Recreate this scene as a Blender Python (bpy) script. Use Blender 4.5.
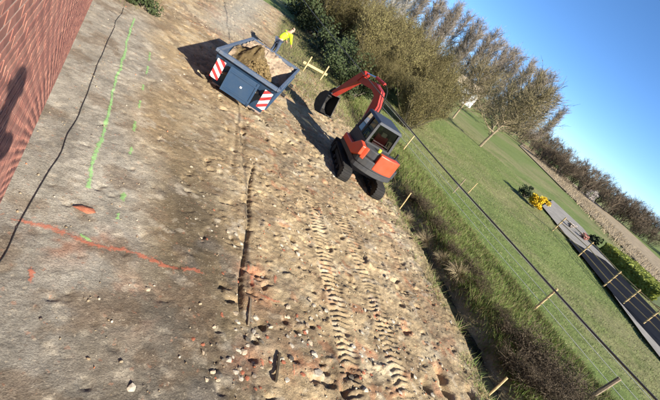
import bpy, bmesh, math, random
import numpy as np
from mathutils import Vector, Matrix, Euler
R = math.radians
scn = bpy.context.scene
for o in list(bpy.data.objects): bpy.data.objects.remove(o)
COL = scn.collection
# ------------------------------------------------------------------ camera
# world: X = away from the brick wall, Y = along the wall, Z up; the camera leans out of a window
CAMH = 4.5; FPX = 425.0; HZ = 175.0; ROLL = R(36.9); YAW = R(36.87)
PITCH = math.atan(HZ / FPX)
_F = Vector((math.sin(YAW), math.cos(YAW), 0)); _Rt = Vector((math.cos(YAW), -math.sin(YAW), 0)); _Z = Vector((0, 0, 1))
FW = _F * math.cos(PITCH) - _Z * math.sin(PITCH)
UP = _F * math.sin(PITCH) + _Z * math.cos(PITCH)
CX = _Rt * math.cos(ROLL) + UP * math.sin(ROLL)
CY = -_Rt * math.sin(ROLL) + UP * math.cos(ROLL)
cam = bpy.data.cameras.new('camera'); camo = bpy.data.objects.new('camera', cam); COL.objects.link(camo)
cam.sensor_width = 36; cam.lens = 36 * FPX / 660; cam.clip_start = 0.05; cam.clip_end = 6000
m = Matrix((CX, CY, -FW)).transposed().to_4x4(); m.translation = Vector((0, 0, CAMH)); camo.matrix_world = m
scn.camera = camo
# ------------------------------------------------------------------ sky + sun
SUN = Vector((0.26, -1.0, 0.54)).normalized()
w = bpy.data.worlds.new('World'); scn.world = w; w.use_nodes = True
nt = w.node_tree; sky = nt.nodes.new('ShaderNodeTexSky'); sky.sky_type = 'NISHITA'; sky.sun_disc = False
sky.sun_elevation = math.asin(SUN.z); sky.sun_rotation = math.atan2(SUN.x, SUN.y)
sky.altitude = 50; sky.air_density = 0.4; sky.dust_density = 0.3; sky.ozone_density = 3.0
bg = nt.nodes['Background']; bg.inputs[1].default_value = 0.11
hs = nt.nodes.new('ShaderNodeHueSaturation'); hs.inputs['Saturation'].default_value = 1.12; hs.inputs['Hue'].default_value = 0.497; nt.links.new(sky.outputs[0], hs.inputs['Color']); nt.links.new(hs.outputs[0], bg.inputs[0])
sl = bpy.data.lights.new('sun', 'SUN'); sl.energy = 4.8; sl.angle = R(0.53); sl.color = (1, 0.93, 0.82)
so = bpy.data.objects.new('sun', sl); COL.objects.link(so); so.rotation_euler = SUN.to_track_quat('Z', 'Y').to_euler(); so.location = (0, -20, 30)
vs = scn.view_settings; vs.view_transform = 'Standard'; vs.look = 'None'; vs.exposure = 1.32; vs.gamma = 1; vs.use_curve_mapping = False
scn.render.engine = 'CYCLES'

def ray(x, y):
    a = (x - 330) * math.cos(ROLL) + (y - 200) * math.sin(ROLL)
    b = (x - 330) * math.sin(ROLL) - (y - 200) * math.cos(ROLL)
    return _Rt * a + FW * FPX + UP * b
def G(x, y, z=0.0):
    """ground point under a photo pixel"""
    r = ray(x, y); return Vector((0, 0, CAMH)) + r * ((CAMH - z) / -r.z)
# ------------------------------------------------------------------ helpers
def srgb(r, g, b): return tuple((c / 255) ** 2.2 for c in (r, g, b))
MATS = {}
def mat(name, col, rough=0.8, metal=0.0, var=0.0, scale=6.0, bump=0.0, bscale=30.0, spec=0.4, col2=None, detail=6, coords='Object', attr=None, sheen=0):
    mt = bpy.data.materials.new(name); mt.use_nodes = True; n = mt.node_tree; P = n.nodes['Principled BSDF']
    P.inputs['Roughness'].default_value = rough; P.inputs['Metallic'].default_value = metal
    P.inputs['Specular IOR Level'].default_value = spec
    tc = n.nodes.new('ShaderNodeTexCoord')
    c1 = (*col, 1)
    src = None
    if attr:
        at = n.nodes.new('ShaderNodeAttribute'); at.attribute_name = attr; src = at.outputs['Color']
    if var or col2:
        nz = n.nodes.new('ShaderNodeTexNoise'); nz.inputs['Scale'].default_value = scale; nz.inputs['Detail'].default_value = detail; nz.inputs['Roughness'].default_value = 0.65
        n.links.new(tc.outputs[coords], nz.inputs['Vector'])
        rp = n.nodes.new('ShaderNodeValToRGB'); rp.color_ramp.elements[0].position = 0.3; rp.color_ramp.elements[1].position = 0.7
        if src is None:
            if col2: a, b = c1, (*col2, 1)
            else: a, b = (*[c * (1 - var) for c in col], 1), (*[min(1, c * (1 + var)) for c in col], 1)
            rp.color_ramp.elements[0].color = a; rp.color_ramp.elements[1].color = b
            n.links.new(nz.outputs[0], rp.inputs[0]); src = rp.outputs[0]
        else:
            rp.color_ramp.elements[0].color = (1 - var,) * 3 + (1,); rp.color_ramp.elements[1].color = (1 + var,) * 3 + (1,)
            n.links.new(nz.outputs[0], rp.inputs[0])
            mx = n.nodes.new('ShaderNodeMix'); mx.data_type = 'RGBA'; mx.blend_type = 'MULTIPLY'; mx.inputs[0].default_value = 1
            n.links.new(src, mx.inputs[6]); n.links.new(rp.outputs[0], mx.inputs[7]); src = mx.outputs[2]
    if src is not None: n.links.new(src, P.inputs['Base Color'])
    else: P.inputs['Base Color'].default_value = c1
    if bump:
        nb = n.nodes.new('ShaderNodeTexNoise'); nb.inputs['Scale'].default_value = bscale; nb.inputs['Detail'].default_value = 8; nb.inputs['Roughness'].default_value = 0.7
        n.links.new(tc.outputs[coords], nb.inputs['Vector'])
        bp = n.nodes.new('ShaderNodeBump'); bp.inputs['Strength'].default_value = 1; bp.inputs['Distance'].default_value = bump
        n.links.new(nb.outputs[0], bp.inputs['Height']); n.links.new(bp.outputs[0], P.inputs['Normal'])
    MATS[name] = mt; return mt
def M(n): return MATS[n]

class MB:
    def __init__(s): s.v = []; s.f = []
    def add(s, vs, fs):
        b = len(s.v); s.v += [tuple(v) for v in vs]; s.f += [tuple(i + b for i in f) for f in fs]; return s
    def box(s, c, d, rot=None):
        hx, hy, hz = d[0] / 2, d[1] / 2, d[2] / 2; c = Vector(c)
        p = [Vector((x, y, z)) for z in (-hz, hz) for y in (-hy, hy) for x in (-hx, hx)]
        if rot is not None: p = [rot @ q for q in p]
        return s.add([q + c for q in p], [(0, 2, 3, 1), (4, 5, 7, 6), (0, 1, 5, 4), (2, 6, 7, 3), (0, 4, 6, 2), (1, 3, 7, 5)])
    def hexa(s, bot, top):
        return s.add(list(bot) + list(top), [(3, 2, 1, 0), (4, 5, 6, 7), (0, 1, 5, 4), (1, 2, 6, 5), (2, 3, 7, 6), (3, 0, 4, 7)])
    def beam(s, a, b, w_, h_, up=(0, 0, 1)):
        a, b = Vector(a), Vector(b); d = (b - a).normalized(); u = Vector(up); r = d.cross(u)
        if r.length < 1e-4: r = d.cross(Vector((1, 0, 0)))
        r.normalize(); u = r.cross(d)
        q = [r * (w_ / 2 * sx) + u * (h_ / 2 * sz) for sx, sz in ((-1, -1), (1, -1), (1, 1), (-1, 1))]
        return s.hexa([a + k for k in q], [b + k for k in q])
    def tube(s, path, rad, n=6, cap=True):
        path = [Vector(p) for p in path]
        if not hasattr(rad, '__len__'): rad = [rad] * len(path)
        vs, fs = [], []; prev = None
        for i, p in enumerate(path):
            d = (path[min(i + 1, len(path) - 1)] - path[max(i - 1, 0)]).normalized()
            if prev is None:
                prev = d.orthogonal().normalized()
            r = (prev - d * prev.dot(d)).normalized(); prev = r; u = d.cross(r)
            for k in range(n):
                a = 2 * math.pi * k / n; vs.append(p + (r * math.cos(a) + u * math.sin(a)) * rad[i])
        for i in range(len(path) - 1):
            for k in range(n):
                k2 = (k + 1) % n; fs.append((i * n + k, i * n + k2, (i + 1) * n + k2, (i + 1) * n + k))
        if cap: fs += [tuple(range(n - 1, -1, -1)), tuple(range((len(path) - 1) * n, len(path) * n))]
        return s.add(vs, fs)
    def prism(s, pts, x0, x1):
        """profile pts (y,z), extruded along x"""
        n = len(pts); vs = [(x0, p[0], p[1]) for p in pts] + [(x1, p[0], p[1]) for p in pts]
        fs = [tuple(range(n)), tuple(range(2 * n - 1, n - 1, -1))] + [(i, i + n, (i + 1) % n + n, (i + 1) % n) for i in range(n)]
        return s.add(vs, fs)
    def prismz(s, pts, z0, z1):
        n = len(pts); vs = [(p[0], p[1], z0) for p in pts] + [(p[0], p[1], z1) for p in pts]
        fs = [tuple(range(n - 1, -1, -1)), tuple(range(n, 2 * n))] + [(i, (i + 1) % n, (i + 1) % n + n, i + n) for i in range(n)]
        return s.add(vs, fs)
    def mesh(s, name, material, fixn=True):
        me = bpy.data.meshes.new(name); me.from_pydata(s.v, [], s.f); me.update()
        if fixn:
            bm = bmesh.new(); bm.from_mesh(me); bmesh.ops.recalc_face_normals(bm, faces=bm.faces); bm.to_mesh(me); bm.free()
        if material: me.materials.append(M(material) if isinstance(material, str) else material)
        return me
    def build(s, name, material, parent=None, bevel=0, smooth=False, fixn=True):
        return obj(name, s.mesh(name, material, fixn), parent, bevel, smooth)
def obj(name, me, parent=None, bevel=0, smooth=False):
    o = bpy.data.objects.new(name, me); COL.objects.link(o)
    if parent is not None: o.parent = parent
    if smooth: me.polygons.foreach_set('use_smooth', [True] * len(me.polygons))
    if bevel:
        b = o.modifiers.new('bevel', 'BEVEL'); b.width = bevel; b.segments = 2; b.limit_method = 'ANGLE'; b.angle_limit = R(35)
    return o
def tag(o, label=None, cat=None, group=None, kind=None):
    if label: o['label'] = label
    if cat: o['category'] = cat
    if group: o['group'] = group
    if kind: o['kind'] = kind
    return o
def empty(name, loc, rz=0, label=None, cat=None, group=None):
    o = bpy.data.objects.new(name, None); COL.objects.link(o); o.location = loc; o.rotation_euler = (0, 0, rz); o.empty_display_size = 0.2
    return tag(o, label, cat, group)
def copy_tree(o, parent=None):
    c = o.copy(); COL.objects.link(c); c.parent = parent
    for ch in list(o.children): copy_tree(ch, c)
    return c
def npmesh(name, V, F, material, smooth=False):
    V = np.asarray(V, dtype=np.float32); F = np.asarray(F, dtype=np.int32); k = F.shape[1]
    me = bpy.data.meshes.new(name); me.vertices.add(len(V)); me.vertices.foreach_set('co', V.ravel())
    me.loops.add(F.size); me.loops.foreach_set('vertex_index', F.ravel())
    me.polygons.add(len(F)); me.polygons.foreach_set('loop_start', np.arange(0, F.size, k, dtype=np.int32))
    me.update(calc_edges=True); me.validate()
    if smooth: me.polygons.foreach_set('use_smooth', np.ones(len(F), dtype=bool))
    if material: me.materials.append(M(material) if isinstance(material, str) else material)
    return me
_tab = np.random.default_rng(7).random((8, 256, 256))
def vn(x, y, s, k=0):
    """value noise 0..1"""
    x = np.asarray(x, float) / s + 17.3 * k; y = np.asarray(y, float) / s + 9.1 * k
    xi = np.floor(x).astype(int); yi = np.floor(y).astype(int); fx = x - xi; fy = y - yi
    fx = fx * fx * (3 - 2 * fx); fy = fy * fy * (3 - 2 * fy); t = _tab[k % 8]
    g = lambda a, b: t[a % 256, b % 256]
    return (g(xi, yi) * (1 - fx) + g(xi + 1, yi) * fx) * (1 - fy) + (g(xi, yi + 1) * (1 - fx) + g(xi + 1, yi + 1) * fx) * fy
def fbm(x, y, s, k=0, o=4):
    r = 0; a = 0.5; tot = 0
    for i in range(o): r = r + a * vn(x, y, s, k + i); tot += a; a *= 0.55; s = s * 0.47
    return r / tot
def sstep(a, b, x):
    t = np.clip((np.asarray(x, float) - a) / (b - a), 0, 1); return t * t * (3 - 2 * t)  # edges may run either way
# ------------------------------------------------------------------ materials
def ground_mat():
    mt = mat('soil', (0.3, 0.25, 0.17), rough=0.95, spec=0.15, attr='tone', var=0.30, scale=5.0, detail=12, bump=0.022, bscale=30)
    n = mt.node_tree; P = n.nodes['Principled BSDF']; src = P.inputs['Base Color'].links[0].from_socket; tc = n.nodes.new('ShaderNodeTexCoord')
    wn = n.nodes.new('ShaderNodeTexNoise'); wn.inputs['Scale'].default_value = 26; wn.inputs['Detail'].default_value = 4; n.links.new(tc.outputs['Object'], wn.inputs['Vector'])
    wm = n.nodes.new('ShaderNodeVectorMath'); wm.operation = 'MULTIPLY_ADD'; wm.inputs[1].default_value = (.09, .09, .09); n.links.new(wn.outputs['Color'], wm.inputs[0]); n.links.new(tc.outputs['Object'], wm.inputs[2]); warp = wm.outputs[0]
    def chips(scale, lo, hi, col, fac, src):
        v = n.nodes.new('ShaderNodeTexVoronoi'); v.inputs['Scale'].default_value = scale; v.inputs['Randomness'].default_value = 1; n.links.new(warp, v.inputs['Vector'])
        s = n.nodes.new('ShaderNodeSeparateColor'); n.links.new(v.outputs['Color'], s.inputs[0])
        r = n.nodes.new('ShaderNodeMapRange'); r.inputs[1].default_value = lo; r.inputs[2].default_value = hi; r.inputs[4].default_value = fac; n.links.new(s.outputs[0], r.inputs[0])
        d = n.nodes.new('ShaderNodeMapRange'); d.inputs[1].default_value = 0.42; d.inputs[2].default_value = 0.30; n.links.new(v.outputs['Distance'], d.inputs[0])
        q = n.nodes.new('ShaderNodeMath'); q.operation = 'MULTIPLY'; n.links.new(r.outputs[0], q.inputs[0]); n.links.new(d.outputs[0], q.inputs[1])
        mx = n.nodes.new('ShaderNodeMix'); mx.data_type = 'RGBA'; mx.inputs[7].default_value = (*col, 1); n.links.new(q.outputs[0], mx.inputs[0]); n.links.new(src, mx.inputs[6]); return mx.outputs[2]
    fn_ = n.nodes.new('ShaderNodeTexNoise'); fn_.inputs['Scale'].default_value = 55; fn_.inputs['Detail'].default_value = 8; fn_.inputs['Roughness'].default_value = 0.8; n.links.new(tc.outputs['Object'], fn_.inputs['Vector'])
    fr = n.nodes.new('ShaderNodeMapRange'); fr.inputs[1].default_value = 0.32; fr.inputs[2].default_value = 0.68; fr.inputs[3].default_value = 0.55; fr.inputs[4].default_value = 1.4; n.links.new(fn_.outputs[0], fr.inputs[0])
    fm = n.nodes.new('ShaderNodeMix'); fm.data_type = 'RGBA'; fm.blend_type = 'MULTIPLY'; fm.inputs[0].default_value = 1; n.links.new(src, fm.inputs[6]); n.links.new(fr.outputs[0], fm.inputs[7]); src = fm.outputs[2]
    src = chips(22, .78, .95, (.48, .41, .30), .45, src); src = chips(31, .70, .95, (.11, .085, .06), .5, src); src = chips(15, .85, .97, (.36, .17, .10), .4, src); src = chips(52, .75, .95, (.10, .08, .06), .4, src)
    n.links.new(src, P.inputs['Base Color']); return mt
def ground_mat_plain():
    mt = mat('soil', (0.3, 0.25, 0.17), rough=0.95, spec=0.15, attr='tone', var=0.42, scale=7.0, detail=12, coords='Object', bump=0.018, bscale=16)
    return mt
ground_mat()
mat('grass_field', (0.065, 0.085, 0.022), rough=0.9, spec=0.2, attr='tone', var=0.3, scale=3, detail=10, bump=0.03, bscale=9)
mat('blade', (0.12, 0.16, 0.045), rough=0.7, spec=0.3, attr='tone', var=0.2, scale=2)
mat('mortar', (0.46, 0.33, 0.25), rough=0.95, var=0.2, scale=12, bump=0.006, bscale=40)
mat('brick', (0.265, 0.112, 0.08), rough=0.9, var=0.35, scale=9, bump=0.006, bscale=45)
mat('brick_b', (0.33, 0.15, 0.105), rough=0.9, var=0.3, scale=9, bump=0.006, bscale=45)
mat('brick_c', (0.24, 0.095, 0.07), rough=0.9, var=0.35, scale=9, bump=0.006, bscale=45)
mat('roof_tile', (0.2, 0.09, 0.06), rough=0.9, var=0.3, scale=4)
mat('white_paint', (0.75, 0.74, 0.7), rough=0.5, var=0.06, scale=4)
mat('glass_dark', (0.02, 0.025, 0.03), rough=0.08, spec=0.6)
mat('container_blue', (0.014, 0.045, 0.10), col2=(0.03, 0.058, 0.10), rough=0.5, scale=4, detail=12, bump=0.002, bscale=30, spec=0.5)
mat('container_rim', (0.045, 0.085, 0.15), col2=(0.12, 0.13, 0.15), rough=0.6, scale=9, detail=12, spec=0.4)
mat('container_inside', (0.26, 0.2, 0.16), rough=0.9, var=0.3, scale=5, bump=0.004)
mat('heap_soil', (0.17, 0.12, 0.055), rough=1, var=0.45, scale=9, detail=10, bump=0.03, bscale=14, spec=0.1)
mat('stripe_red', (0.42, 0.028, 0.028), rough=0.4, var=0.15, scale=8)
mat('stripe_white', (0.72, 0.7, 0.68), rough=0.4, var=0.08, scale=8)
mat('excavator_orange', (0.58, 0.05, 0.014), col2=(0.44, 0.075, 0.033), rough=0.45, scale=4, detail=12, spec=0.4)
mat('excavator_red', (0.30, 0.024, 0.015), rough=0.42, var=0.25, scale=6, spec=0.5)
mat('excavator_grey', (0.028, 0.031, 0.037), col2=(0.05, 0.048, 0.044), rough=0.65, scale=5, detail=12)
mat('excavator_roof', (0.035, 0.04, 0.05), rough=0.5, var=0.2, scale=5)
mat('rubber', (0.011, 0.011, 0.011), col2=(0.022, 0.019, 0.015), rough=0.9, scale=7, detail=10)
mat('dark_steel', (0.03, 0.028, 0.027), rough=0.55, var=0.4, scale=8, metal=0.3)
mat('chrome', (0.5, 0.5, 0.5), rough=0.25, metal=1)
mat('seat', (0.3, 0.03, 0.03), rough=0.8)
mat('beacon', (0.55, 0.7, 0.05), rough=0.3)
mat('cable_grey', (0.085, 0.085, 0.08), rough=0.6)
mat('cable_black', (0.02, 0.02, 0.019), rough=0.6)
mat('timber', (0.46, 0.335, 0.165), rough=0.85, var=0.25, scale=12)
mat('post_wood', (0.42, 0.31, 0.15), rough=0.9, var=0.3, scale=14)
mat('old_wood', (0.22, 0.17, 0.11), rough=0.9, var=0.35, scale=14)
mat('wire', (0.55, 0.55, 0.48), rough=0.5)
mat('bark', (0.10, 0.085, 0.06), rough=0.95, var=0.3, scale=8)
mat('pale_bark', (0.24, 0.19, 0.12), rough=0.95, var=0.3, scale=8)
mat('willow_twig', (0.125, 0.10, 0.04), rough=0.85, var=0.3, scale=0.6)
mat('willow_bud', (0.165, 0.145, 0.05), rough=0.8, var=0.3, scale=0.5)
mat('poplar_twig', (0.25, 0.21, 0.165), rough=0.9, var=0.2, scale=0.3)
mat('poplar_pale', (0.40, 0.37, 0.32), rough=0.9, var=0.2, scale=0.3)
mat('field_tree_twig', (0.175, 0.142, 0.075), rough=0.9, var=0.2, scale=0.3)
mat('scrub_twig', (0.115, 0.085, 0.055), rough=0.9, var=0.35, scale=0.25)
mat('bramble', (0.075, 0.055, 0.032), rough=0.9, var=0.5, scale=3)
mat('dry_grass', (0.36, 0.29, 0.17), rough=0.9, var=0.3, scale=4)
mat('evergreen', (0.035, 0.05, 0.014), rough=0.7, var=0.5, scale=4)
mat('hedge_leaf', (0.22, 0.25, 0.04), rough=0.7, var=0.3, scale=2)
mat('yellow_bloom', (0.62, 0.42, 0.01), rough=0.7, var=0.2, scale=3)
mat('white_bloom', (0.6, 0.52, 0.45), rough=0.8, var=0.2, scale=3)
mat('pink_bloom', (0.55, 0.28, 0.22), rough=0.8, var=0.2, scale=3)
mat('stone_white', (0.44, 0.385, 0.295), rough=0.9, var=0.2, scale=10, bump=0.004, bscale=40)
mat('stone_tan', (0.40, 0.32, 0.22), rough=0.95, var=0.3, scale=10, bump=0.004, bscale=40)
mat('stone_dark', (0.10, 0.085, 0.065), rough=0.95, var=0.3, scale=10)
mat('rubble_brick', (0.30, 0.105, 0.055), rough=0.95, var=0.3, scale=12, bump=0.004, bscale=40)
mat('water', (0.012, 0.014, 0.012), rough=0.06, spec=0.5)
mat('black_sheet', (0.008, 0.009, 0.013), rough=0.95, spec=0.08, var=0.4, scale=0.6, bump=0.01, bscale=2)
mat('yard_gravel', (0.22, 0.205, 0.18), rough=0.9, var=0.25, scale=1.2, bump=0.01, bscale=8)
mat('reed_strip', (0.25, 0.195, 0.12), rough=1, var=0.35, scale=0.8, bump=0.05, bscale=4)
mat('crop_field', (0.10, 0.19, 0.035), rough=1, var=0.15, scale=0.1)
mat('skin', (0.45, 0.26, 0.18), rough=0.6)
mat('vest', (0.50, 0.72, 0.02), rough=0.7, var=0.1, scale=10)
mat('vest_tape', (0.6, 0.6, 0.58), rough=0.35)
mat('jeans', (0.05, 0.07, 0.11), rough=0.9, var=0.2, scale=10)
mat('hair', (0.04, 0.025, 0.015), rough=0.8)
mat('jumper', (0.03, 0.035, 0.05), rough=0.9)
mat('shoe', (0.03, 0.025, 0.02), rough=0.7)
def paint_mat(name, col, cover, nscale=9):
    mt = mat(name, col, rough=0.8, var=0.2, scale=9); n = mt.node_tree; P = n.nodes['Principled BSDF']
    tc = n.nodes.new('ShaderNodeTexCoord'); nz = n.nodes.new('ShaderNodeTexNoise'); nz.inputs['Scale'].default_value = nscale; nz.inputs['Detail'].default_value = 8; nz.inputs['Roughness'].default_value = 0.7
    n.links.new(tc.outputs['Object'], nz.inputs['Vector'])
    at = n.nodes.new('ShaderNodeAttribute'); at.attribute_name = 'edge'
    ad = n.nodes.new('ShaderNodeMath'); ad.operation = 'MULTIPLY_ADD'; ad.inputs[1].default_value = 0.34; n.links.new(at.outputs['Fac'], ad.inputs[0]); n.links.new(nz.outputs[0], ad.inputs[2])
    rp = n.nodes.new('ShaderNodeMapRange'); rp.inputs[1].default_value = 1.0 - cover; rp.inputs[2].default_value = 1.0 - cover + 0.12; rp.inputs[4].default_value = 0.5
    n.links.new(ad.outputs[0], rp.inputs[0]); n.links.new(rp.outputs[0], P.inputs['Alpha'])
paint_mat('paint_green', (0.32, 0.66, 0.21), 0.36, 16)
paint_mat('paint_green_thin', (0.30, 0.62, 0.18), 0.34, 16)
paint_mat('paint_orange', (0.56, 0.16, 0.085), 0.295, 12)
# ------------------------------------------------------------------ the building plot: height and tone
def dl(y): return np.interp(y, [-5, 2, 3.4, 4.5, 5.8, 8.4, 11, 16, 24, 40], [8.6, 8.6, 8.85, 9.2, 9.45, 10.0, 10.5, 11.3, 12.4, 13.4])
PR1 = np.array([G(*q)[:2] for q in [(296, 160), (305, 190), (313, 215), (321, 240), (336, 300), (346, 350), (355, 398), (362, 440)]])
PR2 = np.array([G(*q)[:2] for q in [(331, 190), (340, 215), (348, 235), (357, 255), (376, 300), (391, 350), (407, 398), (418, 440)]])
def polydist(x, y, P):
    """signed lateral distance and run length to a polyline parametrised by y (P ordered by falling y)"""
    yy = P[::-1, 1]; xx = P[::-1, 0]; cx = np.interp(y, yy, xx)
    return x - cx
_rutA = G(252, 163); _rutB = G(240, 312)
def hgt(x, y, prints=True):
    x = np.asarray(x, float); y = np.asarray(y, float)
    rough = 0.25 + 0.75 * sstep(1.8, 4.2, x + 0.8 * (fbm(x, y, 1.5, 3) - 0.5))
    rough = np.maximum(rough, 0.6 * sstep(14, 20, y))
    z = (fbm(x, y, 2.6, 1) - 0.5) * 0.16 * (0.4 + 0.6 * rough)
    z += (fbm(x, y, 0.55, 2, 5) - 0.5) * 0.032 * rough
    z += (fbm(x, y, 0.16, 4, 3) - 0.5) * 0.024 * rough + (fbm(x, y, 0.07, 5, 3) - 0.5) * (0.010 + 0.028 * rough)
    # clods
    c = fbm(x, y, 0.20, 6, 4); z += np.clip(c - 0.62, 0, 1) * 0.22 * rough
    c = fbm(x, y, 0.26, 0, 3); z -= np.clip(c - 0.70, 0, 1) * 0.9 * rough
    # old wheel grooves running to the container
    gx = x - (3.4 + 0.16 * (y - 6)); z -= 0.03 * np.exp(-(gx / 0.07) ** 2) * sstep(8, 9, y) * (1 - sstep(11, 12.5, y))
    gx = x - (3.0 + 0.20 * (y - 6)); z -= 0.03 * np.exp(-(gx / 0.06) ** 2) * sstep(7.6, 8.6, y) * (1 - sstep(10.5, 12, y))
    # dark straight groove
    t = (y - _rutB.y) / (_rutA.y - _rutB.y); cx = _rutB.x + (_rutA.x - _rutB.x) * t + 0.03 * np.sin(y * 2.2)
    on = sstep(-0.03, 0.03, t) * (1 - sstep(0.92, 1.02, t)); wv = 0.022 + 0.014 * vn(x * 0, y, 0.3, 2)
    z -= 0.10 * np.exp(-((x - cx) / (wv * 1.15)) ** 2) * on * (.7 + .5 * vn(x, y, .4, 6))
    if prints:
        for P, ph in ((PR1, 0.0), (PR2, 0.3)):
            d = polydist(x, y, P); m_ = np.exp(-(d / 0.215) ** 6) * (1 - sstep(7.6, 9.6, y)) * (0.5 + 0.5 * sstep(0.36, 0.56, fbm(x, y, .7, 2)))
            lug = np.abs(((y + ph + 0.22 * np.abs(d) + 0.10 * (vn(x, y, 0.3, 1) - .5) + 0.05 * (vn(x, y, .12, 4) - .5)) / 0.125) % 1 - 0.5) * 2
            dp_ = 0.6 + 0.6 * vn(x, y, 0.5, 6); z = z * (1 - 0.5 * m_) + m_ * dp_ * (-0.036 + 0.042 * sstep(0.25, 0.68, lug))
            z += 0.05 * np.exp(-((np.abs(d) - 0.26) / 0.06) ** 2) * (1 - sstep(7.6, 9.6, y)) * vn(x, y, 0.2, 3)
    for px_, py_, r_, d_ in ((442, 374, .10, .22), (448, 390, .12, .22), (428, 386, .09, .18), (472, 393, .10, .2), (297, 328, .06, .10), (262, 325, .06, .12), (255, 340, .05, .1), (352, 372, .09, .14), (300, 60, .2, .2), (345, 390, .08, .14), (285, 320, .05, .1)):
        q_ = G(px_, py_); z -= d_ * np.exp(-(((x - q_.x) ** 2 + ((y - q_.y) * .7) ** 2) / r_ ** 2) ** 1.5) * (.6 + .8 * vn(x, y, .12, 5))
    # flat next to the house
    z *= 0.25 + 0.75 * sstep(-0.3, 0.5, x)
    # ditch and grassy bank
    u = x - dl(y) + 0.25 * (fbm(x, y, 0.7, 3, 3) - 0.5)
    k = 1 - sstep(18, 24, y)
    prof = np.interp(u, [-0.5, -0.1, 0.12, 0.28, 0.62, 0.8, 1.25, 1.7, 2.6, 4], [0, -0.05, -0.18, -0.36, -0.38, -0.3, 0.04, 0.14, 0.1, 0])
    z = z * (1 - sstep(0.0, 0.5, u) * 0.55) + prof * k
    # settle to the field at the far sides
    e = sstep(0, 0.8, 15 - x) * sstep(0, 2, 40 - y)
    return z * e
def h1(x, y): return float(hgt(np.array([x]), np.array([y]))[0])
def axis(parts):
    a = []
    for s, e, d in parts: a += list(np.arange(s, e - 1e-6, d))
    a.append(parts[-1][1]); return np.array(a)
XS = axis([(-0.3, 10.6, 0.03), (10.6, 15.0, 0.06)]); YS = axis([(-6, 1.4, 0.12), (1.4, 9.5, 0.025), (9.5, 14, 0.04), (14, 21, 0.07), (21, 40, 0.14)])
def sheet(xs, ys, zf):
    X, Y = np.meshgrid(xs, ys); V = np.stack([X.ravel(), Y.ravel(), zf(X, Y).ravel()], 1); nx = len(xs); ny = len(ys)
    i = np.arange(nx * ny).reshape(ny, nx); F = np.stack([i[:-1, :-1].ravel(), i[:-1, 1:].ravel(), i[1:, 1:].ravel(), i[1:, :-1].ravel()], 1)
    return V, F
def mix(a, b, t): return a * (1 - t[:, None]) + np.array(b)[None] * t[:, None]
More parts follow.
